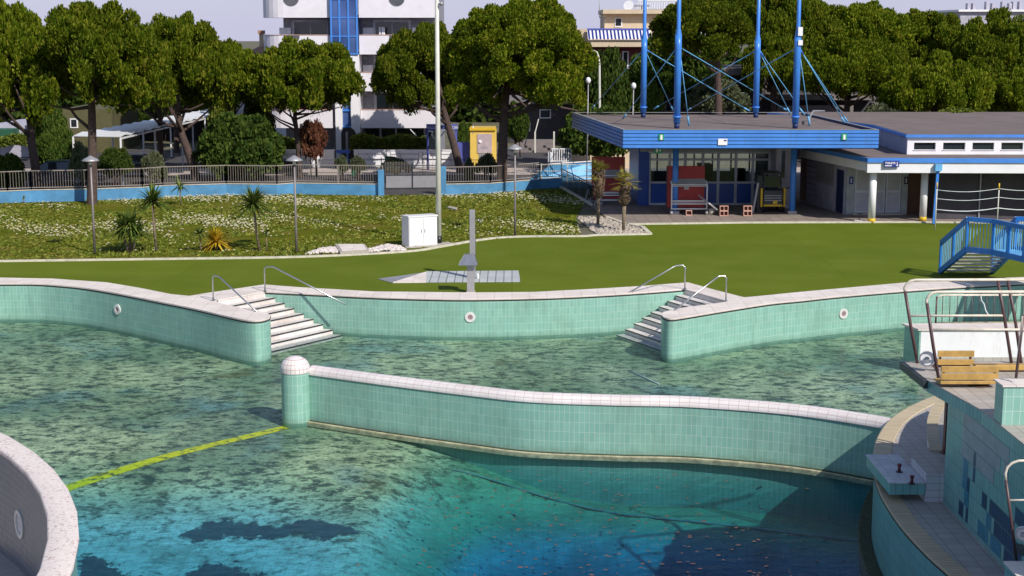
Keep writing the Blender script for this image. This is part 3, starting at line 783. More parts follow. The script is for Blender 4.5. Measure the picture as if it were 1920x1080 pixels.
#PART3
# ------------------------------------------------------------------ RIGHT SIDE: RING WALL, TOWER, PLATFORM, ISLAND
RZ = .2
ringpx = [(1800, 726), (1761, 740), (1710, 762), (1672, 787), (1650, 818), (1641, 850), (1640, 878), (1648, 910), (1663, 942), (1695, 989), (1742, 1040), (1789, 1082), (1850, 1140)]
rg = [(p.x, p.y) for p in spline([tuple(P(u, v, RZ)) for u, v in ringpx], 6)]
t = thing('ring_wall', P(1641, 860, RZ), 'curved teal tiled pool wall with cream brick coping at the foot of the diving tower', 'pool wall')
# travelling far -> near, the water is to the right... offsets: + is right of travel
MB().sweep(rg, [(0, -6), (0, RZ - .06)], smooth=True).build('tiled_face', M['teal_tile_dark'], t)
MB().sweep(rg, [(.0, RZ - .06), (.05, RZ - .055), (.05, RZ - .03), (-.02, RZ - .03)], smooth=False).build('dark_joint', M['dark_joint'], t)
MB().sweep(rg, [(.045, RZ - .03), (.045, RZ + .0), (.02, RZ + .012), (-.32, RZ + .012), (-.34, RZ - .03)], smooth=False).build('brick_coping', M['brick_lip'], t)
MB().sweep(rg[14:], [(.02, WZ - .5), (.24, WZ - .5), (.28, WZ - .02), (.24, WZ + .03), (.02, WZ + .03)], smooth=False).build('overflow_ledge', M['weir_moss'], t)
inner = []
for i, p in enumerate(rg):
    d = (Vector(rg[min(i + 1, len(rg) - 1)]) - Vector(rg[max(i - 1, 0)])).normalized(); n = Vector((d.y, -d.x)); inner.append((p[0] - n.x * .3, p[1] - n.y * .3))
MB().prism(inner + [(16, 19.5), (20, 25), (16, 37.5)], RZ - .2, RZ - .008, bottom=False).build('deck_slab', M['beige_tile'], t)
# lilac tiled bench step along the ring and raised plinth
bench = inner[12:34]; b2 = []
for i, p in enumerate(inner[12:34]):
    k = i + 12; d = (Vector(rg[k + 1]) - Vector(rg[k - 1])).normalized(); n = Vector((d.y, -d.x)); b2.append((p[0] - n.x * .42, p[1] - n.y * .42))
pl = thing('tiled_plinth', (8.6, 29, RZ), 'raised beige tiled plinth with cream brick lip behind the two bolts', 'plinth')
arc = [(p.x, p.y) for p in spline([tuple(P(u, v, .8)) for u, v in [(1790, 735), (1758, 752), (1742, 780), (1740, 812), (1745, 838), (1738, 853), (1709, 853.6)]], 5)]
MB().prism(arc + [(7.85, 27.0), (8.6, 27.0), (10.5, 27), (12.5, 33)], RZ - .006, .75).build('body', M['lilac_tile'], pl)
MB().sweep(arc[:22], [(.02, .752), (.02, .79), (-.22, .79), (-.22, .752)], smooth=False).build('brick_lip', M['brick_lip'], pl)
MB().prism([(p[0] + .25, p[1]) for p in arc[:22]] + [(8.15, 29.0), (7.87, 28.9), (7.87, 27.02), (8.6, 27.02), (10.4, 27.02), (12.3, 33)], .752, .756, bottom=False).build('top_tiles', M['beige_tile'], pl)
db = thing('diving_block', (7.5, 27.9, .34), 'low tiled block with a white top carrying two dark bolts, jutting over the water', 'diving block')
MB().box(7.17, 7.848, 26.98, 28.85, .34, .555).build('block_body', M['teal_tile_dark'], db)
MB().box(7.15, 7.846, 26.96, 28.87, .557, .585).build('block_top', M['lilac_tile'], db, bevel=.008)
for (u, v) in ((1686, 885), (1709.5, 907)):
    p = P(u, v, .585)
    b_ = MB().tube([p, p + Vector((0, 0, .16))], .028, 10).build('bolt', M['red_dark'], db)
    MB().disc(p, (0, 0, 1), .065, .02, 14).build('washer', M['black'], b_)
    MB().tube([p + Vector((0, 0, .12)), p + Vector((0, 0, .165))], .042, 8).build('nut', M['red_dark'], b_)
# diving tower: body, slab, near block with mosaic
tw = thing('diving_tower', (9.5, 25, RZ), 'teal tiled diving tower with navy and lilac mosaic, at the right edge', 'diving tower')
tb = MB().box(8.2, 14, 19.5, 27, RZ - .15, 2.3); tb.extra = [M['tile_light'], M['tile_navy'], M['tile_sea']]
PZ = 2.5
MB().prism([(7.85, 28.85), (7.87, 27.3), (8.198, 25), (8.198, 19.4), (14.1, 19.4), (14.1, 28.85)], 2.28, PZ - .02).build('platform_slab', M['teal_tile_dark'], tw)
MB().prism([(7.84, 28.87), (7.86, 27.3), (8.185, 25), (8.185, 19.4), (14.1, 19.4), (14.1, 28.87)], PZ - .018, PZ + .01).build('platform_floor', M['beige_tile'], tw)
MB().bar((7.82, 28.92, 2.42), (7.84, 27.25, 2.42), .1, .15).build('edge_beam', M['dark_metal'], tw)
nb = P(1886, 722, 3.2)
nbk = MB().box(nb.x - .03, 14.05, nb.y, nb.y + .42, PZ + .012, 3.17).build('parapet_block', M['teal_tile'], tw)
MB().box(nb.x - .06, 14.1, nb.y - .03, nb.y + .45, 3.172, 3.2).build('block_cap', M['coping_stone'], nbk)
MB().box(nb.x + .0, 14.0, nb.y - .004, nb.y + .4, 2.36, PZ - .03).build('block_foot', M['teal_tile'], nbk)
random.seed(21)
def cell(mb, yy, zz, X=8.2): mb.quad((X - .004, yy - .135, zz + .01), (X - .004, yy - .005, zz + .01), (X - .004, yy - .005, zz + .27), (X - .004, yy - .135, zz + .27))
mo = {'tile_light': 1, 'tile_navy': 2, 'tile_sea': 3}
def cellpos(u, v): # pixel -> grid cell on plane X=8.2
    r = ray(u, v); k = 8.2 / r.x; y = r.y * k; z = CH + r.z * k
    return math.floor(y / .14), math.floor(z / .28)
done = {}
def paint(name, quadpx):
    cs = [cellpos(u, v) for u, v in quadpx]
    for y_ in range(min(c[0] for c in cs), max(c[0] for c in cs) + 1):
        for z_ in range(min(c[1] for c in cs), max(c[1] for c in cs) + 1): done[(y_, z_)] = name
random.seed(4)
for u in range(1808, 1892, 5):
    for v in range(-42, 46, 9):
        if random.random() < .86: paint('tile_light', [(u, 815 + (u - 1808) * .45 + v)])
for c_ in [(1827, 870), (1827, 885), (1815, 905), (1815, 920), (1806, 945), (1800, 955), (1798, 940), (1812, 958)]: paint('tile_navy', [c_])
for a_ in [(1843, 950), (1856, 940), (1862, 955), (1850, 965), (1872, 975), (1868, 990), (1880, 985), (1876, 1005), (1892, 1000), (1888, 1020), (1900, 1025), (1885, 1040), (1896, 1040), (1905, 1040), (1895, 985), (1910, 960), (1918, 965), (1905, 975), (1916, 985)]: paint('tile_navy', [a_, (a_[0] + 6, a_[1] + 4)])
for a_ in [(1808, 880), (1805, 900), (1835, 985), (1845, 1000), (1858, 1010), (1868, 1030), (1850, 985), (1810, 930), (1860, 1025)]: paint('tile_sea', [a_, (a_[0] + 5, a_[1] + 5)])
for (y_, z_), n_ in done.items():
    if y_ * .14 + .14 < 26.98 and z_ * .28 > .2 and z_ * .28 + .28 < 2.27: (tb.mi.__setitem__(len(tb.f), mo[n_]), cell(tb, y_ * .14 + .14, z_ * .28))
tb.build('tower_body', M['teal_tile_dark'], tw)
# support post of the platform
p = P(1775, 849, .756)
t = thing('support_post', p, 'dark red steel post standing under the far corner of the diving platform', 'post')
MB().box(p.x - .07, p.x + .07, p.y - .07, p.y + .07, .758, 2.28).build('shaft', M['red_dark'], t)
MB().disc(p + Vector((0, 0, .002)), (0, 0, 1), .14, .02, 12).build('base_plate', M['rail_dark'], t)
# platform railings
def plane_rail(label, Y, path, mid, posts, r=.028):
    t = thing('platform_rail', Q(*path[0], Y), label, 'railing')
    MB().tube([Q(u, v, Y) for u, v in path], r, 10).build('top_rail', M['cream_rail'], t)
    for m_ in mid: MB().tube([Q(u, v, Y) for u, v in m_], r * .8, 8).build('mid_rail', M['cream_rail'], t)
    for q in posts: MB().tube([Q(u, v, Y) for u, v in q], r * 1.15, 8).build('post', M['rail_dark'], t)
    return t
plane_rail('far cream pipe railing of the diving platform, its top bar highest', 28.7, [(1697, 548), (1696, 540), (1700, 533), (1707, 527), (1717, 525), (1960, 524)], [[(1706, 592), (1882, 591.5)]], [[(1697, 546), (1709, 620), (1722, 690)], [(1871, 527), (1884, 600), (1897, 684)], [(1890, 527), (1905, 610), (1916, 690)]])
plane_rail('near cream pipe railing of the diving platform, just below the far one', 27.2, [(1738, 572), (1737, 563), (1741, 555), (1748, 549), (1758, 547.5), (1960, 547)], [[(1750, 618), (1960, 618)]], [[(1738, 568), (1750, 650), (1762, 722)]])
t = plane_rail('single leaning dark post with steel loop on the tiled parapet block', nb.y + .2, [(1918, 592), (1905, 708)], [], [[(1919, 590), (1905, 709)]], .022)
t = plane_rail('lower pipe railing at the right edge beside the tower mosaic', 21.3, [(1886, 902), (1885, 888), (1889, 876), (1898, 868), (1910, 864), (1960, 862)], [[(1893, 938), (1960, 937)], [(1903, 1008), (1960, 1008)]], [[(1886, 900), (1896, 975), (1906, 1052)]], .02)
# lower ledge with rail
lb_ = P(1855, 1072, 1.2)
t = thing('lower_platform', lb_, 'small lower platform with white tiled top in the bottom right corner', 'platform')
MB().box(7.35, 9.5, 18.5, 21.0, .9, 1.19).build('slab', M['teal_tile_dark'], t); MB().box(7.33, 9.5, 18.48, 21.03, 1.192, 1.22).build('tiled_top', M['coping_stone'], t)
MB().bar((7.75, 21.6, 1.22), (7.9, 21.0, 1.24), .1, .12).build('edge_beam', M['dark_metal'], t)
# floodlights on the railings
def floodlight(p, rr, label, face):
    t = thing('floodlight', p, label, 'lamp', 'round white lamps on the platform railings')
    f = Vector(face).normalized(); p = Vector(p)
    x = f.orthogonal().normalized()
    MB().disc(p, f, rr, .05, 28, .01).build('lamp_dish', M['white_paint'], t)
    MB().disc(p + f * .05, f, rr * .95, .03, 28, rr * .8).build('lamp_rim', M['steel'], t)
    MB().tube([p + f * .05, p + f * .16], rr * .3, 14).build('lamp_core', M['galv'], t)
    MB().bar(p - f * .02, p - f * .02 + Vector((.25, 0, -.3)), .05, .05).build('bracket', M['rail_dark'], t)
floodlight(Q(1739, 672, 28.0), .155, 'round white lamp at the far left corner of the diving platform', (-.35, -1, .1))
floodlight(Q(1918, 1000, 21.3), .11, 'round white lamp on the lower railing by the tower', (-.4, -1, .1))
# slatted wooden seats on the platform
def bench(label, Y, u0, u1, rows, foot):
    a = Q(u0, foot, Y); b = Q(u1, foot, Y)
    t = thing('bench', ((a.x + b.x) / 2, Y, PZ + .01), label, 'bench', 'wooden benches on the diving platform')
    for (v0, v1) in rows:
        z1, z0 = Q(u0, v0, Y).z, Q(u0, v1, Y).z
        MB().box(a.x, b.x, Y - .02, Y + .02, z0, z1).build('back_plank', M['wood'], t, bevel=.006)
    zb = Q(u0, rows[-1][1], Y).z
    for k in range(3): MB().box(a.x, b.x, Y + .06 + k * .13, Y + .17 + k * .13, zb - .02, zb + .012).build('seat_slat', M['wood'], t, bevel=.006)
    xm = a.x + (b.x - a.x) * .72
    for xx in (a.x + .06, b.x - .06): MB().box(xx - .02, xx + .02, Y + .021, Y + .045, zb, Q(u0, rows[0][0], Y).z - .01).build('back_bracket', M['rail_dark'], t)
    MB().tube([(xm, Y + .2, PZ + .012), (xm, Y + .2, zb - .021)], .05, 10).build('pedestal', M['rail_dark'], t)
    MB().disc((xm, Y + .2, PZ + .011), (0, 0, 1), .19, .02, 18).build('foot_plate', M['palm_fibre'], t)
bench('near slatted wooden bench on the diving platform, standing on a round foot plate', 26.6, 1763, 1871, [(686.5, 698), (700, 712), (714, 720)], 720)
bench('far slatted wooden bench on the platform, partly behind the near one', 28.3, 1757, 1825, [(657.5, 669), (674, 684)], 690)
a, b = Q(1827, 683, 28.0), Q(1950, 689, 28.0)
tag(MB().box(a.x, b.x, 27.9, 28.1, a.z - .1, a.z).build('springboard', M['wood'], bevel=.006), 'long narrow wooden board lying across the platform right of the benches', 'board')
# island wall with railing behind the platform
isl = thing('island_wall', (16, 44.8, WZ), 'white fronted pool island wall with pink coping behind the diving platform', 'pool wall')
MB().prism([(12.55, 44.6), (12.3, 45.4), (34, 45.8), (34, 44.6)], -4, -.06).build('wall_body', M['teal_tile'], isl)
MB().quad((12.6, 44.596, -.9), (34, 44.596, -.9), (34, 44.596, -.07), (12.6, 44.596, -.07)).build('white_panel', M['white_paint'], isl)
MB().quad((12.6, 44.594, WZ - .4), (34, 44.594, WZ - .4), (34, 44.594, -.9), (12.6, 44.594, -.9)).build('cream_band', M['beige_tile'], isl)
MB().prism([(12.5, 44.55), (12.22, 45.45), (34, 45.85), (34, 44.55)], -.058, .0).build('coping', M['coping_stone'], isl)
t = thing('baluster_railing', (15, 45.5, 0), 'cream topped railing with thin dark bars along the island wall', 'railing')
Y = 45.6
MB().tube([Q(1757, 558, Y), Q(1762, 555, Y), Q(1768, 553.5, Y), Q(1990, 553, Y)], .03).build('top_rail', M['cream_rail'], t)
MB().tube([Q(1757, 605, Y), Q(1990, 604, Y)], .022).build('bottom_rail', M['ledge_pale'], t)
for i in range(17): MB().tube([Q(1768 + i * 13.8, 554, Y), Q(1766 + i * 13.8, 605, Y)], .012, 6).build('baluster', M['rail_dark'], t)
MB().tube([Q(1756.5, 556, Y), Q(1754, 614, Y)], .03).build('end_post', M['rail_dark'], t)
# hanging rope end on the railing
tag(MB().tube([Q(1839, 553, 45.5), Q(1840, 563, 45.5), Q(1845, 570, 45.5), Q(1848, 582, 45.5), Q(1853, 590, 45.5)], .018, 6).build('rope', M['line_white']), 'short white rope hanging from the baluster railing', 'rope')
# ------------------------------------------------------------------ BLUE FOOTBRIDGE
A = P(1762, 512); Bz = 1.17
B = P(1812, 470, Bz); Cc = P(1860, 475, Bz); D = P(1920, 489, Bz); E = D + (D - Cc) * 2.2
A2 = Vector((A.x + 1.95, A.y - .05, 0)); B2 = Vector((B.x + 1.8, B.y + .1, Bz)); C2 = Vector((Cc.x + 1.7, Cc.y + .5, Bz)); D2 = D + Vector((1.5, 1.1, 0)); E2 = E + Vector((1.3, 1.3, 0))
t = thing('footbridge', (A + E) / 2 * Vector((1, 1, 0)) if False else Vector(((A.x + E.x) / 2, (A.y + E.y) / 2, 0)), 'blue metal footbridge with steps rising from the turf towards the pool island', 'footbridge')
UP = Vector((0, 0, 1)); H = 1.16
def side(pts, lab):
    g = MB()
    for a, b in zip(pts[:-1], pts[1:]): g.bar(a + UP * H, b + UP * H, .12, .16)
    g.build('handrail', M['blue_bridge'], t)
    g = MB()
    for a, b in zip(pts[:-1], pts[1:]): g.bar(a + UP * .05, b + UP * .05, .12, .2)
    g.build('stringer', M['blue_bridge'], t)
    for i, (a, b) in enumerate(zip(pts[:-1], pts[1:])):
        n = max(1, round((b - a).length / 1.0))
        for k in range(n):
            q = a.lerp(b, k / n); MB().bar(q + UP * (.1 if i else .0), q + UP * (H + .06), .09, .09).build('upright', M['blue_bridge'], t)
            q2 = a.lerp(b, (k + 1) / n)
            for j in range(1, 8):
                s_ = q.lerp(q2, j / 8); MB().bar(s_ + UP * .12, s_ + UP * (H - .06), .022, .022).build('baluster', M['blue_light'], t)
side([A, B, Cc, D, E], 'l'); side([A2, B2, C2, D2, E2], 'r')
for k in range(7):
    f = (k + .5) / 7; a = A.lerp(B, f); b = A2.lerp(B2, f); d = (B - A).normalized() * .16; d.z = 0
    MB().prism([a - d, b - d, b + d, a + d], a.z + .03, a.z + .07).build('tread', M['kerb'], t)
MB().prism([B, Cc, D, E, E2, D2, C2, B2], Bz - .02, Bz + .04).build('bridge_deck', M['blue_light'], t)
for q in (C2, D2): MB().tube([Vector((q.x, q.y, -.0 if q is C2 else -3)), Vector((q.x, q.y, Bz - .03))], .06).build('support_leg', M['blue_light'], t)
#PART4
# ------------------------------------------------------------------ OBJECTS ON THE TURF
# tall shower pole standing on its tray, short post with hood in front
tr = PP([(708, 524), (737, 530), (976, 529.5), (972, 509), (800, 511)])
t = thing('shower_tray', P(860, 520), 'flat shower tray of grey slabs set in the turf with a pointed left end', 'shower tray')
a, b, c_, d = P(800, 511), P(976, 529.5), P(972, 509.5), P(799, 530.5)
MB().prism([a, c_, b, d], .004, .05).build('slab_grid', M['tray_tile'], t)
MB().prism([P(737, 531), d, a], .004, .046).build('stone_wedge', M['coping_stone'], t)
MB().prism([P(708, 523.5), P(736, 531), P(796, 511.5)], .004, .02).build('dark_wedge', M['galv'], t)
p = P(886, 521, .05)
t = thing('shower_pole', p, 'tall grey steel shower pole standing on the shower tray', 'shower')
MB().box(p.x - .1, p.x + .1, p.y - .1, p.y + .1, .052, 2.58).build('column', M['galv'], t, bevel=.01)
MB().box(p.x + .102, p.x + .125, p.y - .06, p.y + .06, .3, 1.5).build('side_plate', M['steel'], t)
hd = MB().tube([(p.x + .1, p.y, 2.2), (p.x + .3, p.y, 2.2)], .015).build('shower_arm', M['steel'], t)
MB().lathe((p.x + .3, p.y, 2.13), [(.06, 0), (.02, .06), (.001, .07)], 12).build('shower_head', M['steel'], hd)
MB().lathe((p.x + .2, p.y - .15, .052), [(.06, 0), (.06, .12), (.02, .2), (.001, .2)], 12).build('tap', M['jet_plastic'], t)
p = P(883, 549)
t = thing('foot_shower', p, 'short grey steel post with a flared hood, standing on the pool coping', 'shower')
MB().box(p.x - .135, p.x + .125, p.y - .1, p.y + .1, .03, 1.0).build('post', M['galv'], t, bevel=.01)
hb, ht = [( -.42, -.3), (.24, -.3), (.24, .26), (-.42, .26)], [(-.22, -.05), (.12, -.05), (.12, .2), (-.22, .2)]
MB().add([(p.x + x, p.y + y, 1.0) for x, y in hb] + [(p.x + x, p.y + y, 1.03) for x, y in hb] + [(p.x + x, p.y + y, 1.36) for x, y in ht], [(3, 2, 1, 0), (0, 1, 5, 4), (1, 2, 6, 5), (2, 3, 7, 6), (3, 0, 4, 7), (4, 5, 9, 8), (5, 6, 10, 9), (6, 7, 11, 10), (7, 4, 8, 11), (8, 9, 10, 11)]).build('hood', M['steel'], t)
MB().box(p.x - .16, p.x + .15, p.y - .13, p.y + .13, .036, .06).build('base_plate', M['concrete'], t)
# white cabinet and tall white pole
a = P(767, 464); b = P(820, 460.5)
t = thing('utility_cabinet', (a + b) / 2, 'white two-door utility cabinet standing beside the tall white pole', 'cabinet')
d = (b - a); d.normalize(); n = Vector((-d.y, d.x, 0)); dep = .5
MB().prism([a, b, b + n * dep - Vector((.1, 0, 0)), a + n * dep - Vector((.12, 0, 0))], .03, 1.27).build('cabinet_body', M['white_metal'], t, bevel=.01)
MB().prism([a - n * .03 - d * .03, b - n * .03 + d * .03, b + n * (dep + .02), a + n * (dep + .02) - Vector((.14, 0, 0))], 1.272, 1.33).build('cabinet_top', M['white_metal'], t)
for k in (0, 1):
    q0 = a.lerp(b, .02 + .49 * k) - n * .012; q1 = a.lerp(b, .49 + .49 * k) - n * .012
    dr = MB().obox(q0, q1, .02, .07, 1.24).build('door', M['white_paint'], t)
    q = q0.lerp(q1, .9 if k == 0 else .1) - n * .02; MB().box(q.x - .01, q.x + .01, q.y - .02, q.y, .6, .75).build('handle', M['galv'], dr)
MB().prism([a - n * .25 - d * .2, b - n * .25 + d * .9, b + n * .7 + d * .8, a + n * .7], .006, .03).build('plinth', M['concrete'], t)
p = P(823, 458.5)
t = thing('flood_pole', p, 'very tall white lighting pole with a dark collar at its foot, left of centre', 'pole')
MB().tube([p, p + UP * 6, p + UP * 13], .12, 16, .075).build('shaft', M['pole_white'], t)
MB().tube([p + UP * .03, p + UP * .38], .128, 16).build('dark_collar', M['black'], t)
MB().box(p.x - .2, p.x + .2, p.y - .2, p.y + .2, .032, .07).build('foot_plate', M['concrete'], t)
tp = Q(820, 6, p.y)
MB().tube([Vector((p.x, p.y, tp.z)), tp + Vector((.12, -.1, .0))], .05, 8).build('bracket', M['white_metal'], t)
MB().ball(tp + Vector((.17, -.15, -.02)), .09, 12).build('camera_dome', M['galv'], t)
# mushroom lamps
def lamp(u, v, h, label):
    p = P(u, v, .01)
    t = thing('garden_lamp', p, label, 'lamp', 'mushroom headed lamps on the lawn')
    MB().tube([p, p + UP * (h * .4), p + UP * (h - .14)], .055, 10, .04).build('post', M['lamp_pole'], t)
    MB().lathe((p.x, p.y, h - .16), [(.09, -.0), (.34, .02), (.35, .05), (.26, .12), (.12, .19), (.04, .24), (.001, .25)], 24).build('lamp_shade', M['galv'], t)
    MB().tube([p + UP * (h - .3), p + UP * (h - .14)], .07, 12).build('diffuser', M['jet_plastic'], t)
lamp(178, 475, 3.95, 'mushroom headed lamp post farthest left, in front of a pine trunk')
lamp(556, 474, 3.95, 'mushroom headed lamp post left of the white cabinet, before the slim pine')
lamp(965.5, 441, 4.0, 'mushroom headed lamp post right of the big central pine trunk')
# concrete hatch
a = P(630, 478); t = thing('concrete_hatch', P(662, 476), 'low concrete hatch box between two heaps of white pebbles', 'hatch')
pl_ = [P(638, 477.5), P(692, 474.5), P(684, 463), P(628, 463)]
MB().prism(pl_, .01, .13).build('frame', M['concrete'], t)
i4 = lambda l, s_, z: [(sum(q.x for q in l) / 4 + (p_.x - sum(q.x for q in l) / 4) * s_, sum(q.y for q in l) / 4 + (p_.y - sum(q.y for q in l) / 4) * s_) for p_ in l]
MB().prism(i4(pl_, .85, 0), .132, .15).build('lid', M['coping_stone'], t)
# small rubble block by the pole
tag(MB().prism([P(838, 391), P(855, 395), P(858, 392), P(842, 389)], .01, .08).build('drain_cover', M['concrete'], bevel=.01), 'pale concrete slab lying in the lawn right of the tall white pole', 'slab')
# ------------------------------------------------------------------ SPIKY PLANTS
def rosette(mb, c, n, L, wd, el0=-.3, el1=1.3, droop=.5):
    for i in range(n):
        a = random.uniform(0, 2 * PI); e = random.uniform(el0, el1); l = L * random.uniform(.7, 1.1)
        d = Vector((math.cos(a) * math.cos(e), math.sin(a) * math.cos(e), math.sin(e))); s_ = d.cross(UP).normalized() * wd / 2
        pts = [c + d * l * k / 4 - UP * droop * l * (k / 4) ** 2 * (.35 + .3 * math.cos(e)) for k in range(5)]
        vs = []
        for k, q in enumerate(pts): ww = (1, 1.15, .9, .6, .06)[k]; vs += [q - s_ * ww, q + s_ * ww]
        mb.add(vs, [(2 * k, 2 * k + 1, 2 * k + 3, 2 * k + 2) for k in range(4)])
def yucca(u, v, label, heads, mat='yucca_leaves', n=75, L=.75, trunk_r=.06):
    p = P(u, v, .0); t = thing('spiky_plant', p, label, 'plant', 'spiky plants on the lawn'); random.seed(u)
    for (dx, dy, h) in heads:
        hd = p + Vector((dx, dy, h))
        if h > .25: MB().tube([p + Vector((dx * .2, dy * .2, 0)), p + Vector((dx * .7, dy * .6, h * .45)), hd], trunk_r, 8, trunk_r * .8).build('stem', M['bark_pale'], t)
        mb = MB(); rosette(mb, hd, n, L, .075); mb.build('leaf_rosette', M[mat], t)
yucca(243, 474, 'multi-stemmed spiky plant left of the others beside the first lamp', [(-.22, 0, .95), (.05, .1, 1.2), (.3, -.05, .8)], n=110, L=1.0)
yucca(294, 473, 'tall single-stemmed spiky plant with its head against the blue wall', [(-.1, .05, 2.1)], n=170, L=1.05)
yucca(489, 471, 'tall single-stemmed spiky plant left of the middle lamp', [(-.25, .05, 1.95)], n=180, L=1.15)
yucca(500, 471, 'small thin spiky plant close beside the tall one near the middle lamp', [(.0, .0, .75)], n=22, L=.4, trunk_r=.03)
yucca(376, 471, 'small dark spiky plant just left of the golden one', [(0, 0, .75)], n=40, L=.5, trunk_r=.03)
yucca(406, 468, 'golden yellow spiky plant low on the lawn', [(0, 0, .32)], 'yucca_gold', n=150, L=.95)
yucca(340, 385, 'slender young spiky plant in front of the light blue wall', [(-.05, 0, 1.0)], n=36, L=.85, trunk_r=.04)
yucca(45, 381, 'tiny sprout at the foot of the blue wall on the far left', [(0, 0, .3)], n=10, L=.2, trunk_r=.03)
def small_palm(u, v, h, label, tw_):
    p = P(u, v, .02); t = thing('small_palm', p, label, 'palm tree', 'small palms in the gravel bed'); random.seed(u)
    c = p + Vector((tw_, 0, h)); q = p + UP * h * .55 + Vector((tw_ * .3, 0, 0))
    MB().tube([p, q], .07, 10, .1).build('lower_trunk', M['bark_pale'], t)
    mb = MB(); mb.tube([q, c], .2, 12, .17)
    for i in range(120):
        a = random.random() * 6.28; z = random.uniform(.0, 1); b = q.lerp(c, z) + Vector((math.cos(a), math.sin(a), 0)) * .17
        mb.tube([b, b + Vector((math.cos(a) * .12, math.sin(a) * .12, .14))], .018, 4)
    mb.build('fibrous_trunk', M['palm_fibre'], t)
    mb = MB()
    for i in range(26):
        a = random.random() * 6.28; e = random.uniform(-.4, 1.35); d = Vector((math.cos(a) * math.cos(e), math.sin(a) * math.cos(e), math.sin(e)))
        l = random.uniform(.3, .5); b = c + d * l - UP * .05
        mb.tube([c, b], .012, 4); s_ = d.cross(UP).normalized(); n = d.cross(s_)
        for k in range(13):
            f = (k - 6) / 6 * 1.15; dd = (d * math.cos(f) + s_ * math.sin(f)).normalized(); ll = random.uniform(.26, .42)
            w_ = dd.cross(n).normalized() * .014
            mb.add([b - w_, b + w_, b + dd * ll + w_ * .3 - UP * .05, b + dd * ll - w_ * .3 - UP * .05], [(0, 1, 2, 3)])
    mb.build('fronds', M['palm_leaves'], t)
small_palm(1121, 424, 2.55, 'small fan palm in the gravel, left of the pair', .05)
small_palm(1169, 433, 2.25, 'small fan palm at the gravel corner, right of the pair', .06)
# ------------------------------------------------------------------ FENCE
def fence_run(t, pts, wall_h, tot, rail_mat='fence_metal', post_every=2.6, wall_mat='blue_wall', bars=.135):
    L = 0
    mb = MB(); mb2 = MB(); mb3 = MB()
    W_ = [(p.x, p.y) for p in pts]
    mb.sweep(W_, [(-.11, -.1), (-.11, wall_h), (.11, wall_h), (.11, -.1)], smooth=False)
    mb.build('low_wall', M[wall_mat], t)
    mb3.sweep(W_, [(-.13, wall_h + .003), (-.13, wall_h + .03), (.13, wall_h + .03), (.13, wall_h + .003)], smooth=False)
    mb3.build('wall_cap', M['kerb'], t)
    for a, b in zip(pts[:-1], pts[1:]):
        l = (b - a).length; n = max(1, round(l / post_every))
        a_, b_ = a + UP * tot, b + UP * tot
        mb2.bar(a_, b_, .05, .05); mb2.bar(a + UP * (wall_h + .14), b + UP * (wall_h + .14), .04, .04)
        nb_ = int(l / bars)
        for k in range(1, nb_): q = a.lerp(b, k / nb_); mb2.bar(q + UP * (wall_h + .14), q + UP * (tot - .02), .018, .018)
        for k in range(n + 1): q = a.lerp(b, k / n); MB().bar(q + UP * (wall_h + .0), q + UP * (tot + .0), .06, .06).build('fence_post', M[rail_mat], t)
    mb2.build('bar_panel', M[rail_mat], t)
fz = lambda l: [P(u, v, 0) for u, v in l]
t = thing('boundary_fence', P(360, 367), 'grey bar railing on a low light blue wall behind the lawn, left', 'fence')
fence_run(t, fz([(-120, 384), (16, 380), (60, 378), (165, 376), (268, 372.5), (306, 369), (425, 365.5), (520, 366.5), (552, 364), (718, 366.5)]), .62, 1.66)
t = thing('boundary_fence', P(940, 363), 'grey bar railing on a low blue wall right of the gate, behind the big pine', 'fence')
fence_run(t, fz([(832, 364), (920, 362), (1012, 354), (1052, 352)]), .55, 1.52)
def pillar(u, v, h, label):
    p = P(u, v); t = tag(MB().box(p.x - .16, p.x + .16, p.y - .16, p.y + .16, 0, h).build('gate_pillar', M['blue_wall'], bevel=.02, org=p), label, 'pillar')
pillar(715, 367, 1.45, 'blue gate pillar on the left side of the entrance gate')
pillar(831, 365.5, 1.6, 'blue gate pillar on the right side of the gate, beside the white pole')
a, b = P(721, 356), P(826, 355)
t = thing('entrance_gate', (a + b) / 2, 'closed dark bar gate between two blue pillars', 'gate')
mb = MB(); mb.bar(a + UP * .06, b + UP * .06, .06, .1); mb.bar(a + UP * .85, b + UP * .85, .05, .05); mb.bar(a + UP * 1.4, b + UP * 1.4, .05, .05)
for q in (a, a.lerp(b, .5), b): mb.bar(q, q + UP * 1.55, .07, .07)
mb.build('gate_frame', M['dark_metal'], t)
mb = MB()
for k in range(1, 36): q = a.lerp(b, k / 36); mb.bar(q + UP * .85, q + UP * 1.62, .022, .022)
mb.build('bars', M['fence_metal'], t)
mb = MB()
q0, q1 = a.lerp(b, .03), a.lerp(b, .97)
mb.add([q0 + UP * .12, q1 + UP * .12, q1 + UP * .82, q0 + UP * .82], [(0, 1, 2, 3)]); mb.build('lower_panel', M['galv'], t)
struct(MB().prism([P(712, 366), P(834, 366), P(826, 340), P(722, 340)], -.01, .014, bottom=False).build('gate_path', M['asphalt']))
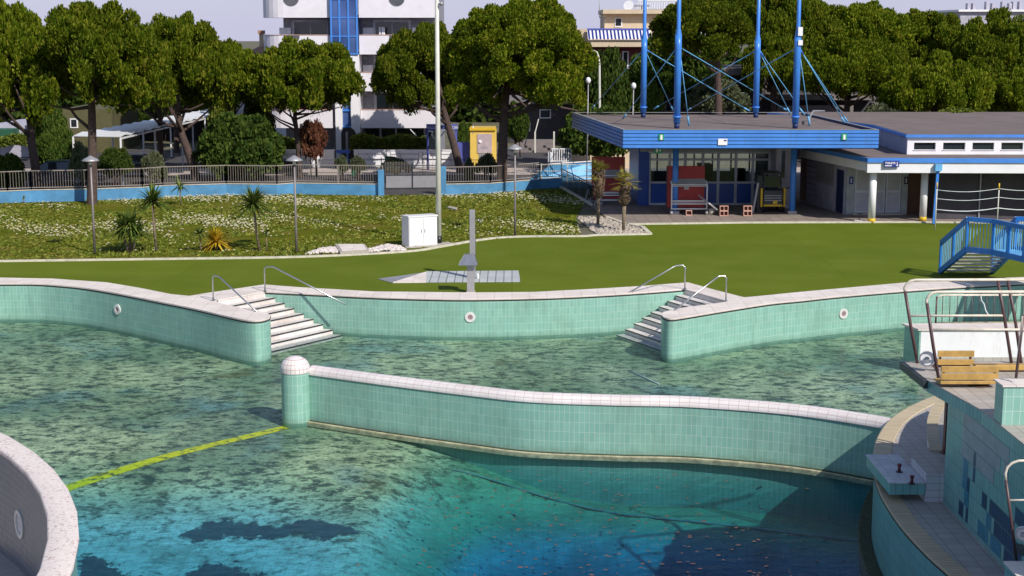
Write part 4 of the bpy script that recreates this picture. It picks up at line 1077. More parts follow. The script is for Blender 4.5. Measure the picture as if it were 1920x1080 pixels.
# descending railing with glass from the fence corner to the paving
a, m_, b = P(1049, 352), P(1052, 352), P(1112, 386)
t = thing('glass_railing', (a + b) / 2, 'dark railing with grey glass panels running down beside the lawn to the red boards', 'railing')
for k in range(6):
    q = m_.lerp(b, k / 5); MB().bar(q, q + UP * 1.1, .05, .05).build('post', M['dark_metal'], t)
MB().bar(m_ + UP * 1.12, b + UP * 1.12, .06, .05).build('top_rail', M['galv'], t)
for k in range(5):
    q0, q1 = m_.lerp(b, k / 5 + .02), m_.lerp(b, k / 5 + .18)
    MB().quad(q0 + UP * .12, q1 + UP * .12, q1 + UP * 1.04, q0 + UP * 1.04).build('glass_panel', M['clear_glass'], t)
MB().sweep([(m_.x, m_.y), (b.x, b.y)], [(-.1, 0), (-.1, .12), (.1, .12), (.1, 0)], smooth=False).build('curb_base', M['kerb'], t)
# light blue painted wall slab behind
a = P(1000, 341); t = thing('blue_ramp', (a + P(1108, 334)) / 2, 'light blue sloped wall behind the fence, left of the red boards', 'wall')
A_, B_ = P(985, 342), P(1110, 336); TT = P(1030, 312), P(1110, 312)
MB().add([A_ + UP * .0, B_, Vector((B_.x + .2, B_.y + .6, 1.05)), Vector((A_.x + 1.6, A_.y + .6, 1.05)), A_ + Vector((.3, 1.5, 0)), B_ + Vector((0, 1.5, 0))], [(0, 1, 2, 3), (3, 2, 5, 4), (0, 3, 4), (1, 5, 2)]).build('slab', M['blue_light'], t)
MB().bar(Vector((A_.x + 1.6, A_.y + .6, 1.08)), Vector((B_.x + .2, B_.y + .6, 1.08)), .12, .05).build('top_edge', M['white_paint'], t)
# ------------------------------------------------------------------ CANOPY BUILDING
s1 = 39.5; FY = 70.1
roof = [(5.3, 70.1), (17.3, 70.1), (16.7, 85.3), (3.5, 85.3)]
t = thing('canopy_building', (10.5, 76, 0), 'entrance pavilion with blue banded flat roof, blue columns and glazed blue front', 'building')
MB().prism(roof, 3.6, 4.3).build('roof_slab', M['soffit'], t)
MB().prism([(5.4, 70.2), (17.2, 70.2), (16.6, 85.2), (3.6, 85.2)], 4.302, 4.33, bottom=False).build('roof_surface', M['roof_grey'], t)
fa = MB(); gr = MB()
edges = [(roof[3], roof[0]), (roof[0], roof[1]), (roof[1], roof[2]), (roof[2], roof[3])]
N_ = 5; hb_ = .87 / N_
path = [roof[3], roof[0], roof[1], roof[2]]
for k in range(N_):
    z0 = 3.57 + k * hb_
    fa.sweep(path, [(.0, z0 + .012), (.06, z0 + .022), (.06, z0 + hb_ - .022), (.0, z0 + hb_ - .012)], smooth=False)
fa.build('banded_fascia', M['blue_fascia'], t)
gr.sweep(path, [(.0, 3.55), (.012, 3.55), (.012, 4.44), (-.1, 4.44), (-.1, 4.335)], smooth=False); gr.build('fascia_backing', M['blue_groove'], t)
MB().sweep(path + [roof[3]], [(.07, 4.441), (.07, 4.46), (-.12, 4.46), (-.12, 4.441)], smooth=False).build('roof_trim', M['galv'], t)
for (u, v, nm_) in ((1265, 401.5, 'c'), (1485, 401, 'c')):
    p = P(u, v, .01); MB().tube([p + UP * .16, p + UP * 3.55], .15, 20).build('column', M['blue_mast'], t)
    MB().box(p.x - .22, p.x + .22, p.y - .12, p.y + .12, .012, .16).build('column_foot', M['galv'], t)
# glazed front
GY = 77.4; gX = lambda u: (u - 960) / (2770 / GY) 
cols = [1218, 1256, 1285, 1318, 1347, 1380, 1412, 1443]
def zpx(v, Y=GY): return Q(960, v, Y).z
zb, zm, zt, zh = .1, zpx(342), zpx(299), zpx(288)
zT = zpx(286)
g = MB()
for u in cols: g.box(gX(u) - .07, gX(u) + .07, GY - .06, GY + .06, .05, zT)
for z in (.08, zm, zt, zT): g.box(gX(1218), gX(1443), GY - .05, GY + .05, z - .055, z + .055)
g.build('window_frame', M['frame_grey'], t)
for a, b in zip(cols[:-1], cols[1:]):
    MB().box(gX(a) + .06, gX(b) - .06, GY - .02, GY + .02, .13, zm - .05).build('lower_panel', M['blue_deep'], t)
    MB().quad((gX(a) + .05, GY, zm + .05), (gX(b) - .05, GY, zm + .05), (gX(b) - .05, GY, zt - .05), (gX(a) + .05, GY, zt - .05)).build('glass_pane', M['clear_glass'], t)
    MB().quad((gX(a) + .05, GY, zt + .05), (gX(b) - .05, GY, zt + .05), (gX(b) - .05, GY, zT - .05), (gX(a) + .05, GY, zT - .05)).build('transom_pane', M['clear_glass'], t)
MB().box(gX(1197), gX(1217), GY - .1, GY + .1, .02, 3.58).build('blue_side_wall', M['blue_deep'], t)
MB().box(gX(1197), gX(1199) , GY + .12, GY + 6, .02, 3.58).build('blue_return_wall', M['blue_deep'], t)
MB().box(gX(1217) + .01, gX(1444), GY + 6.6, GY + 6.8, .02, 1.2).build('rear_parapet', M['white_wall'], t)
for k in range(7): x = gX(1218) + k * 1.05; MB().box(x - .04, x + .04, GY + 6.6, GY + 6.7, 1.21, 3.58).build('rear_mullion', M['frame_grey'], t)
MB().box(gX(1320), gX(1345), GY + 2, GY + 3, .02, 2.0).build('inner_cupboard', M['galv'], t)
MB().box(gX(1385), gX(1410), GY + 2, GY + 2.6, .02, 1.75).build('inner_counter', M['black'], t)
MB().box(gX(1446), gX(1482), GY - 1.5, GY + 5, .02, 3.58).build('white_core_wall', M['mauve_wall'], t)
MB().box(gX(1456), gX(1462), GY - 1.53, GY - 1.505, 1.6, 3.0).build('slot_window', M['glass_dark'], t)
MB().box(gX(1200), gX(1480), GY - .12, GY + .3, zT + .058, 3.58).build('header_beam', M['soffit'], t)
# signs on the fascia: exit pictograms and a white notice, green exit box under the eave
def sign(parent, u, v, wd, hg, Y, mat, name='sign', dy=.02):
    c_ = Q(u, v, Y); return MB().box(c_.x - wd / 2, c_.x + wd / 2, Y - dy, Y, c_.z - hg / 2, c_.z + hg / 2).build(name, M[mat], parent), c_
for u, v in ((1240, 257), (1583, 256.5)):
    s_, c_ = sign(t, u, v, .26, .3, 70.03, 'green_sign', 'pictogram_sign')
    MB().box(c_.x - .05, c_.x + .05, 69.99, 70.008, c_.z - .13, c_.z + .1).build('pictogram', M['white_paint'], s_)
s_, c_ = sign(t, 1355, 266, .44, .3, 70.02, 'white_paint', 'white_notice')
MB().box(c_.x + .06, c_.x + .18, 69.985, 69.998, c_.z + .04, c_.z + .1).build('notice_mark', M['navy_sign'], s_)
s_, c_ = sign(t, 1234, 281.5, .36, .34, 71.5, 'green_sign', 'exit_sign')
MB().box(c_.x - .18, c_.x + .18, 71.45, 71.55, c_.z + .17, c_.z + .3).build('sign_bracket', M['white_paint'], s_)
MB().box(c_.x - .11, c_.x - .01, 71.46, 71.478, c_.z - .1, c_.z + .08).build('running_figure', M['white_paint'], s_)
MB().add([(c_.x + .12, 71.47, c_.z + .07), (c_.x + .12, 71.47, c_.z - .07), (c_.x + .03, 71.47, c_.z)], [(0, 2, 1)]).build('arrow', M['white_paint'], s_)
# masts and cables
RZf = 4.335
def mast(u, v, Y, jv, label):
    b = Q(u, v, Y); x, y = b.x, b.y; jz = Q(u, jv, Y).z
    t = thing('roof_mast', (x, y, RZf), label, 'mast', 'blue masts on the pavilion roof')
    MB().tube([(x, y, RZf + .25), (x, y, jz), (x, y, jz + .55)], .165, 18).build('lower_tube', M['blue_mast'], t)
    MB().lathe((x, y, jz + .55), [(.165, 0), (.1, .35), (.1, 5.5), (.001, 5.5)], 16).build('upper_tube', M['blue_mast'], t)
    MB().tube([(x, y, RZf), (x, y, RZf + .25)], .13, 14).build('dark_foot', M['blue_groove'], t)
    MB().tube([(x, y, RZf + .52), (x, y, RZf + .6)], .21, 18).build('collar', M['blue_mast'], t)
    return t, Vector((x, y, jz))
def anchor(u, v): return P(u, v, RZf + .06)
specs = [(1206, 213.5, 82.3, 93, 'rear left blue mast on the pavilion roof', [(1110, 203), (1262, 207), (1405, 208)]),
         (1269, 233, 72.9, 88, 'front left blue mast on the pavilion roof', [(1168, 222), (1292, 236), (1474, 206)]),
         (1417, 213.5, 82.3, 95, 'rear right blue mast on the pavilion roof', [(1226, 204), (1482, 214), (1509, 216)]),
         (1491, 233, 72.9, 90, 'front right blue mast with two small white boxes', [(1290, 206), (1585, 232), (1518, 236), (1590, 230)])]
for u, v, Y, jv, lab, tg in specs:
    t, j = mast(u, v, Y, jv, lab)
    for a_ in tg:
        e = anchor(*a_); d = (e - j).normalized(); s0 = j + Vector((d.x, d.y, 0)).normalized() * .12
        MB().tube([s0, e], .022, 5).build('stay_cable', M['blue_light'], t)
        MB().tube([s0 - d * .05, s0 + d * .5], .06, 6, .025).build('cable_socket', M['blue_mast'], t)
        MB().tube([e - d * .5, e], .05, 6).build('turnbuckle', M['blue_light'], t)
    if u == 1491:
        for vv, h_ in ((59, .42), (80, .25)):
            c_ = Q(1499, vv, Y - .1); MB().box(c_.x - .08, c_.x + .14, c_.y - .12, c_.y + .12, c_.z - h_ / 2, c_.z + h_ / 2).build('antenna_box', M['white_paint'], t)
t = thing('vent_pipe', P(1570, 232, RZf), 'bent thin vent pipe at the right end of the pavilion roof', 'pipe')
MB().tube([P(1518, 236, RZf), P(1517, 234, RZf) + UP * .35, P(1524, 228, RZf) + UP * .55, P(1545, 226, RZf) + UP * .5], .05, 8).build('pipe', M['galv'], t)
# equipment under the canopy
def red_rack(u0, u1, vt, vb, Y, label, skew):
    a, b = Q(u0, vb, Y), Q(u1, vb, Y); x0, x1 = a.x, b.x; zt = Q(u0, vt, Y).z
    t = thing('board_rack', ((x0 + x1) / 2, Y, 0), label, 'rack', 'red board racks under the canopy')
    MB().box(x0, x1, Y - .03, Y + .03, .35, zt).build('red_board', M['red_paint'], t, bevel=.01)
    MB().box(x0, x0 + .06, Y + .031, Y + .7, .3, zt - .05).build('side_board', M['red_dark'], t)
    f0 = x0 + (x1 - x0) * (.28 if skew else .1); f1 = x1 + .1
    for xx in (f0, f1):
        MB().tube([(xx, Y - .25, .25), (xx, Y - .25, zt * .62), (xx - .05, Y - .08, zt * .7)], .035, 8).build('frame_post', M['white_metal'], t)
        MB().tube([(xx, Y - .25, .0), (xx, Y - .25, .2)], .08, 10).build('caster', M['galv'], t)
    for z in (.3, .55, .7, zt * .62): MB().tube([(f0, Y - .25, z), (f1, Y - .25, z)], .035, 8).build('cross_bar', M['white_metal'], t)
    for z in (zt * .58, .62): MB().box(f0, f1, Y - .24, Y - .035, z, z + .03).build('shelf', M['frame_grey'], t)
    MB().add([(f0, Y - .24, zt * .63), (f1, Y - .24, zt * .63), (f1 - .1, Y - .05, zt * .74), (f0, Y - .05, zt * .74)], [(0, 1, 2, 3)]).build('grey_cover', M['galv'], t)
    return t
red_rack(1110, 1171, 294, 372, 77.5, 'red board rack standing outside left of the glazed front, behind the palms', True)
t = red_rack(1251, 1320, 311, 395, 73.6, 'red board rack on white pipes under the canopy, right of the first blue column', False)
MB().tube([Q(1310, 366, 73.0), Q(1345, 394, 72.7)], .045, 8).build('leaning_pipe', M['galv'], t)
MB().box(gX(1252), gX(1262), 73.65, 76.2, .02, 2.1).build('red_side', M['red_dark'], t)
c_ = Q(1287, 351, 73.56); MB().box(c_.x - .12, c_.x + .12, 73.54, 73.565, c_.z - .12, c_.z + .12).build('label_plate', M['galv'], t)
def hollow_block(u, v, label, rows=1, cols_=2, sz=.42, hg=.25):
    p = P(u, v, .012); t = thing('hollow_brick', p, label, 'brick', 'hollow bricks standing under the canopy')
    g = MB(); x0, x1 = p.x - sz / 2, p.x + sz / 2; th = .028
    for z0 in [p.z + i * .002 for i in range(1)]:
        g.box(x0, x1, p.y, p.y + .25, z0, z0 + th); g.box(x0, x1, p.y, p.y + .25, z0 + hg - th, z0 + hg - .002)
        for k in range(cols_ + 1): xx = x0 + (sz - th) * k / cols_; g.box(xx, xx + th, p.y + .001, p.y + .249, z0 + th + .001, z0 + hg - th - .001)
    g.build('brick_shell', M['brick_pink'], t)
    MB().box(x0 + .01, x1 - .01, p.y + .2, p.y + .24, p.z + .03, p.z + hg - .03).build('inner_web', M['brown_door'], t)
    return t
for u, lab in ((1357.5, 'left'), (1402, 'right')):
    t1 = hollow_block(u, 405, 'lower pink hollow brick of the %s stack near the small loader' % lab)
    t2 = dup(t1, t1.location + UP * .252, 0, 'upper pink hollow brick of the %s stack near the small loader' % lab)
hollow_block(1292, 404, 'single pink hollow brick under the wheels of the red rack', 1, 1, .3)
t = thing('bucket', P(1334, 402), 'pale broken bucket on the paving beside the red rack', 'bucket')
p = P(1334, 402, .012); MB().lathe(p, [(.001, 0), (.13, 0), (.17, .28), (.16, .28), (.125, .02), (.001, .02)], 16).build('bucket_shell', M['kerb'], t)
# stacked chairs leaning by the wall
def lounger_stack(u, v, label, lean):
    p = P(u, v, .012); t = thing('folded_chair', p, label, 'chair', 'white plastic chairs leaning outside')
    for k in range(4):
        x = p.x + (k - 1.5) * .16; MB().bar((x, p.y, .02), (x + lean, p.y + .15, .95), .05, .03).build('slat', M['galv'], t)
    for z in (.15, .85): MB().bar((p.x - .26 + lean * z, p.y + .15 * z - .02, z), (p.x + .26 + lean * z, p.y + .15 * z - .02, z), .03, .05).build('cross_piece', M['frame_grey'], t)
lounger_stack(1205, 380, 'grey slatted folding chair leaning against the blue wall by the door', .15)
lounger_stack(1104, 381, 'white slatted folding chair leaning at the end of the glass railing, farthest left', .3)
lounger_stack(1113, 383, 'white slatted folding chair in front of the red board, right of its twin', .25)
# skid loader
p = P(1449, 399, .012); y0 = p.y; x0, x1 = p.x - .64, p.x + .62
t = thing('skid_loader', p, 'small dark skid loader with yellow arms seen from behind, parked under the canopy', 'loader')
MB().box(x0 + .14, x1 - .14, y0, y0 + 1.5, .3, 1.15).build('engine_body', M['dark_metal'], t, bevel=.04)
for k in range(3): MB().box(x0 + .2, x1 - .2, y0 - .012, y0 - .003, .62 + k * .12, .66 + k * .12).build('grille_bar', M['galv'], t)
MB().box(x0 + .16, x1 - .16, y0 - .08, y0 - .004, .34, .44).build('rear_bumper', M['yellow'], t, bevel=.01)
MB().box(p.x - .02, p.x + .2, y0 - .06, y0 - .013, .47, .63).build('warning_plate', M['yellow'], t)
cab = MB()
for sx in (x0 + .2, x1 - .2):
    for yy in (y0 + .25, y0 + 1.3): cab.bar((sx, yy, 1.15), (sx * .96 + p.x * .04, yy, 1.95), .07, .07)
cab.box(x0 + .14, x1 - .14, y0 + .2, y0 + 1.35, 1.93, 2.02); cab.build('cab_frame', M['black'], t)
MB().quad((x0 + .24, y0 + .24, 1.3), (x1 - .24, y0 + .24, 1.3), (x1 - .26, y0 + .24, 1.85), (x0 + .26, y0 + .24, 1.85)).build('rear_window', M['glass_dark'], t)
for sx in (x0 + .0, x1 - .1):
    MB().box(sx, sx + .1, y0 - .05, y0 + .2, .3, 1.25).build('lift_arm', M['yellow'], t, bevel=.02)
    MB().bar((sx + .05, y0 + .1, 1.2), (sx + .05, y0 + 1.9, .9), .09, .14).build('arm_beam', M['yellow'], t)
for sx in (x0 + .0, x1 - .24):
    for yy in (y0 + .35, y0 + 1.25):
        w_ = MB().tube([(sx, yy, .32), (sx + .24, yy, .32)], .31, 20).build('wheel', M['rubber'], t)
        MB().tube([(sx - .01, yy, .32), (sx + .25, yy, .32)], .15, 14).build('rim', M['yellow'], w_)
MB().tube([(x1 - .05, y0 + .1, 1.2), (x1 + .2, y0 + .1, 1.28), (x1 + .35, y0 + .15, 1.15)], .03, 6).build('hydraulic_hose', M['black'], t)
t = thing('hydraulic_breaker', P(1412, 399), 'dark upright attachment standing left of the small loader', 'attachment')
p = P(1411, 399, .012); MB().bar(p, p + Vector((.25, .1, 1.5)), .1, .16).build('arm', M['galv'], t)
MB().box(p.x + .2, p.x + .5, p.y + .1, p.y + .5, .0 + .013, 1.9).build('mast_frame', M['black'], t, bevel=.02)
# ------------------------------------------------------------------ TOILET BUILDING
LY = 2770 / 39.7; lx = lambda u: (u - 960) / 39.7
t = thing('toilet_building', (20, 73, 0), 'low white building with blue roof edge, round columns and TOILETS sign, at the right', 'building')
fl = (lx(1627), LY); z1, z0, zt = 2.44, 2.92, 3.12
back = (P(1500, 272, 3.13).x, P(1500, 272, 3.13).y)
MB().prism([fl, (40, LY - .9), (40, 84), (17.35, 84), (17.35, 77.2), back], 2.93, 3.10).build('roof_slab', M['soffit'], t)
MB().prism([(fl[0] + .05, LY + .05), (40, LY - .85), (40, 83.9), (17.4, 83.9), (17.4, 77.2), (back[0] + .05, back[1])], 3.102, 3.125, bottom=False).build('roof_surface', M['roof_grey'], t)
MB().sweep([back, fl, (40, LY - .9)], [(.05, 2.925), (.05, 3.14), (-.08, 3.14), (-.08, 3.127)], smooth=False).build('blue_roof_edge', M['blue_fascia'], t)
MB().prism([(fl[0], LY + .02), (40, LY - .88), (40, LY - .5), (fl[0], LY + .4)], z1, 2.923).build('white_beam', M['white_wall'], t)
MB().prism([(fl[0] - .02, LY + .42), (fl[0] + .2, LY + .42), (back[0] + .2, back[1]), (back[0], back[1])], 2.5, 2.92).build('side_beam', M['white_wall'], t)
def rcol(u, v):
    p = P(u, v, .01); c = MB().tube([p + UP * .2, p + UP * (z1 - .002)], .17, 20).build('round_column', M['white_wall'], t)
    MB().tube([p + UP * .002, p + UP * .2], .178, 20).build('yellow_base', M['yellow'], c)
rcol(1634, 417); rcol(1730, 414)
p = P(1740, 415, .01)
d_ = MB().bar((p.x + .05, LY - .12, 2.55), (p.x - .02, LY - .1, .02), .12, .12).build('blue_downpipe', M['blue_mast'], t)
MB().box(p.x - .12, p.x + .2, LY - .32, LY - .02, 2.55, 2.88).build('rain_hopper', M['blue_light'], d_)
# sign
c_ = Q(1672, 307.5, LY - .15)
s_ = MB().box(c_.x - .35, c_.x + .35, LY - .16, LY - .1, c_.z - .15, c_.z + .15).build('toilets_sign', M['navy_sign'], t)
text('TOILETS', .13, M['white_paint'], s_, (c_.x - .32, LY - .165, c_.z + .0), bold=.004)
MB().box(c_.x - .32, c_.x + .0, LY - .17, LY - .162, c_.z - .1, c_.z - .06).build('small_line', M['white_paint'], s_)
ar = MB(); ar.box(c_.x + .24, c_.x + .27, LY - .17, LY - .162, c_.z - .07, c_.z + .1); ar.add([(c_.x + .19, LY - .168, c_.z - .04), (c_.x + .32, LY - .168, c_.z - .04), (c_.x + .255, LY - .168, c_.z - .11)], [(0, 1, 2)]); ar.build('arrow', M['white_paint'], s_)
# wall with double doors
DY = 73.3; dx = lambda u: (u - 960) * DY / 2770
z_ = 2.28
MB().box(dx(1589), dx(1604), DY - .05, DY + .1, .02, 2.92).build('door_jamb_wall', M['soffit'], t)
MB().box(dx(1692), dx(1704), DY - .05, DY + .1, .02, 2.92).build('door_jamb_wall', M['soffit'], t)
MB().box(dx(1604), dx(1692), DY - .02, DY + .1, 2.3, 2.92).build('door_header', M['soffit'], t)
for k in range(3):
    a, b = dx(1604 + k * 29.3), dx(1604 + (k + 1) * 29.3)
    dr = MB().box(a + .02, b - .02, DY - .03, DY + .03, .12, 2.28).build('metal_door', M['frame_grey'], t)
    MB().box(a + .09, b - .09, DY - .04, DY - .032, 1.25, 2.2).build('door_window', M['galv'], dr)
    MB().box(a + .09, b - .09, DY - .04, DY - .032, .2, 1.12).build('lower_panel', M['mauve_wall'], dr)
MB().box(dx(1600), dx(1694), DY - .3, DY + .05, .02, .11).build('door_step', M['concrete'], t)
for u, m_ in ((1597, 'navy_sign'), (1700, 'black')):
    q = MB().box(dx(u) - .1, dx(u) + .1, DY - .08, DY - .052, 1.55, 1.92).build('pictogram_sign', M[m_], t)
    MB().box(dx(u) - .03, dx(u) + .03, DY - .09, DY - .081, 1.62, 1.84).build('pictogram', M['frame_grey'], q)
MB().box(dx(1704), dx(1732), DY + .2, DY + .3, .02, 2.92).build('brown_door', M['brown_door'], t)
MB().box(dx(1742) , 40, 71.6, 71.9, .02, 2.92).build('dark_shutter', M['dark_wall'], t)
for u in (1745, 1846): MB().box(u / 39 - 960 / 39, u / 39 - 960 / 39 + .06, 71.52, 71.595, .02, 2.9).build('shutter_rail', M['galv'], t)
MB().box(dx(1741) - .0, dx(1742) - .004, 71.6, 73.9, .02, 2.92).build('dividing_jamb', M['dark_wall'], t)
# receding side wall with openings
sw = MB(); a = (dx(1589), DY + .1); b = (P(1502, 377).x, 79.5)
sw.obox(a, b, .15, .02, 2.92); sw.build('side_wall', M['mauve_wall'], t)
dv_ = Vector((b[0] - a[0], b[1] - a[1])); nn_ = Vector((-dv_.y, dv_.x)).normalized() * -1
if nn_.x > 0: nn_ = -nn_
def onwall(f0, f1, z0, z1, mat, name, off=.09):
    q0 = Vector(a) + dv_ * f0 + nn_ * off; q1 = Vector(a) + dv_ * f1 + nn_ * off
    MB().obox(q0, q1, .03, z0, z1).build(name, M[mat], t)
onwall(.02, .16, .05, 2.2, 'navy_door', 'side_door'); onwall(.22, .62, 1.3, 2.5, 'galv', 'side_window'); onwall(.85, .99, .1, 2.4, 'brown_door', 'far_door')
for k in range(7): onwall(.62, .84, .5 + k * .3, .53 + k * .3, 'soffit_dark', 'wall_slat')
# small box and pedestal sign on the paving
t = thing('pedestal_stand', P(1611, 415), 'small dark stand on a white foot by the first round column', 'stand')
p = P(1611, 415, .012); MB().disc(p, (0, 0, 1), .24, .05, 20).build('white_foot', M['white_paint'], t); MB().tube([p + UP * .05, p + UP * .38], .02, 8).build('stem', M['black'], t)
MB().box(p.x - .12, p.x + .12, p.y - .02, p.y + .02, .36, .4).build('crossbar', M['black'], t)
for u, v, lab in ((1547, 385, 'left'), (1564, 389, 'right')): hollow_block(u, v, 'grey hollow block by the shaded side wall, the %s one' % lab, 1, 1, .3)
# clerestory block
CY = 71.9; cs = 2770 / CY; cx = lambda u: (u - 960) / cs
t = thing('clerestory_building', (23, 75, 3.13), 'white upper storey with a row of small dark windows and blue roof edge', 'building')
z0c, z1c = zpx(282, CY), zpx(257.5, CY)
g = MB(); wins = [(1712.5, 1753), (1767, 1808.5), (1822, 1862.5), (1876, 1917), (1931, 1972), (1986, 2028)]
wz0, wz1 = zpx(281 - .0, CY) + .03, zpx(267.5, CY)
px_ = cx(1700)
for a_, b_ in wins: g.box(px_, cx(a_), CY, CY + .2, wz0 - .02, wz1); px_ = cx(b_)
g.box(px_, 36, CY, CY + .2, wz0 - .02, wz1); g.box(cx(1700), 36, CY + .001, CY + .199, wz1 + .001, z1c); g.box(cx(1700), 36, CY + .001, CY + .199, 3.13, wz0 - .021)
g.build('front_wall', M['white_wall'], t)
for a_, b_ in wins:
    w_ = MB().box(cx(a_) + .01, cx(b_) - .01, CY + .13, CY + .15, wz0, wz1 - .01).build('window', M['glass_dark'], t)
    MB().box(cx(a_) - .03, cx(b_) + .03, CY - .04, CY + .12, wz0 - .05, wz0 - .022).build('sill', M['white_wall'], w_)
far = (P(1643, 240, z1c).x, P(1643, 240, z1c).y)
MB().obox((cx(1700) + .08, CY + .22), (far[0] + .08, far[1]), .16, 3.13, z1c).build('side_wall', M['mauve_wall'], t)
MB().prism([(cx(1700) - .12, CY - .15), (38, CY - .15), (38, 92), (15.8, 92), (far[0] - .15, far[1])], z1c + .002, z1c + .14).build('roof_slab', M['blue_fascia'], t)
MB().prism([(cx(1700) - .05, CY - .05), (38, CY - .05), (38, 91.9), (16, 91.9), (far[0] - .08, far[1])], z1c + .142, z1c + .165, bottom=False).build('roof_surface', M['roof_grey'], t)
# rope fence poles
def marker(u, v, h, label):
    p = P(u, v, .0); t = thing('marker_pole', p, label, 'pole', 'pale poles carrying ropes on the turf')
    MB().tube([p, p + UP * (h - .3)], .028, 8).build('shaft', M['pole_white'], t); MB().tube([p + UP * (h - .3), p + UP * h], .034, 8).build('yellow_tip', M['yellow'], t)
    return p
p1 = marker(1753, 431, 2.2, 'pale pole with yellow tip standing on the turf before the blue downpipe')
p2 = marker(1869, 428, 2.1, 'pale pole with yellow tip rising behind the blue footbridge')
p3 = p2 + (p2 - p1) * .9
for z, lab in ((1.85, 'top'), (1.45, 'middle'), (.95, 'lowest')):
    pts = [p1 + UP * z]
    for q0, q1 in ((p1, p2), (p2, p3)):
        for k in range(1, 7): f = k / 6; pts.append(q0.lerp(q1, f) + UP * (z - .12 * math.sin(PI * f)))
    tag(MB().tube(pts, .014 if lab != 'lowest' else .022, 5).build('rope', M['line_white']), '%s of the three pale ropes strung between the yellow tipped poles' % lab, 'rope')
#PART5
# ------------------------------------------------------------------ TREES
def crown_mesh(name, seed, asp, nl, per, mat, leaf=.065, under=.18, lump=.17, upb=.6, wfac=.36):
    rng = np.random.default_rng(seed); cs_ = []
    ns = 22 if nl > 150 else 9
    r = np.sqrt(rng.uniform(0, 1, ns)) * .78; a = np.arange(ns) * 2.4 + rng.uniform(-.3, .3, ns)
    h = asp * (1 - r ** 2.4) ** .6
    sc = np.stack([r * np.cos(a), r * np.sin(a), under * asp + h * (1 - under) - .3 * rng.uniform(.8, 1.2, ns)], 1)
    n2 = ns // 2; r2 = rng.uniform(.55, .8, n2); a2 = np.arange(n2) * 2.4 + 1
    sc = np.concatenate([sc, np.stack([r2 * np.cos(a2), r2 * np.sin(a2), asp * (under * .7 + rng.uniform(.1, .3, n2))], 1)])
    sr = np.concatenate([rng.uniform(.26, .38, ns), rng.uniform(.2, .3, n2)])
    k_ = rng.integers(0, len(sc), nl); d = rng.normal(0, 1, (nl, 3)); d[:, 2] = np.abs(d[:, 2]) * .9 - .35; d /= np.linalg.norm(d, axis=1)[:, None]
    cen = sc[k_] + d * (sr[k_] * rng.uniform(.75, 1, nl))[:, None] * np.array([1, 1, .75])
    cen[:, 2] = np.maximum(cen[:, 2], under * asp * .4 + .05); lr = lump * rng.uniform(.65, 1.25, nl)
    V = []; F = []; off = 0
    K = nl * per; ci = np.repeat(np.arange(nl), per)
    d = rng.normal(0, 1, (K, 3)); d[:, 2] += .35; d /= np.linalg.norm(d, axis=1)[:, None]
    base = cen[ci] + d * lr[ci][:, None] * rng.uniform(.72, 1.0, K)[:, None] * np.array([1, 1, .8])
    t_ = d * .75 + np.array([0, 0, upb]) + rng.normal(0, .35, (K, 3)); t_ /= np.linalg.norm(t_, axis=1)[:, None]
    sd_ = np.cross(t_, rng.normal(0, 1, (K, 3))); sd_ /= np.linalg.norm(sd_, axis=1)[:, None] + 1e-9
    L = leaf * rng.uniform(.6, 1.4, K)[:, None]; W_ = L * wfac
    q = np.stack([base - sd_ * W_ * .5, base + sd_ * W_ * .5, base + t_ * L + sd_ * W_ * .9, base + t_ * L * 1.1 - sd_ * W_ * .7], 1).reshape(-1, 3)
    V.append(q); F += np.arange(K * 4).reshape(-1, 4).tolist(); off = K * 4
    # rough inner cores so that a clump is not see-through
    sg, rn = 7, 4
    for i in range(nl):
        vs = []
        for j in range(rn + 1):
            ph = -PI / 2 + PI * j / rn
            for k in range(sg):
                th = 2 * PI * k / sg; rr = lr[i] * .68 * rng.uniform(.75, 1.1)
                vs.append(cen[i] + rr * np.array([math.cos(ph) * math.cos(th), math.cos(ph) * math.sin(th), math.sin(ph) * .8]))
        V.append(np.array(vs))
        for j in range(rn):
            for k in range(sg): F.append([off + j * sg + k, off + j * sg + (k + 1) % sg, off + (j + 1) * sg + (k + 1) % sg, off + (j + 1) * sg + k])
        off += len(vs)
    me = bpy.data.meshes.new(name); me.from_pydata(np.concatenate(V).tolist(), [], F); me.materials.append(M[mat]); return me
CR = {'big': crown_mesh('crown', 1, 1.35, 430, 400, 'pine_needles', .026, lump=.11, wfac=.4),
      'round': crown_mesh('crown', 2, 1.1, 340, 340, 'pine_needles', .033, lump=.125, wfac=.4),
      'flat': crown_mesh('crown', 3, .95, 320, 330, 'pine_needles', .033, lump=.125, wfac=.4),
      'wide': crown_mesh('crown', 9, .8, 320, 310, 'pine_needles', .03, lump=.115, wfac=.4),
      'dark': crown_mesh('crown', 4, 1.2, 170, 150, 'dark_leaves', .07, under=.02, lump=.2, upb=.2, wfac=.6),
      'olive': crown_mesh('crown', 5, 1.0, 60, 110, 'olive_leaves', .11, under=.02, lump=.26, upb=.3),
      'red': crown_mesh('crown', 6, 1.6, 60, 90, 'red_leaves', .12, under=.1, lump=.22, upb=-.4),
      'yellow': crown_mesh('crown', 8, 1.1, 90, 120, 'hedge_leaves', .09, under=.02, lump=.22, upb=.2, wfac=.6)}
ASP = {'big': 1.35, 'round': 1.1, 'flat': .95, 'wide': .8, 'dark': 1.2, 'olive': 1.0, 'red': 1.6, 'yellow': 1.1}
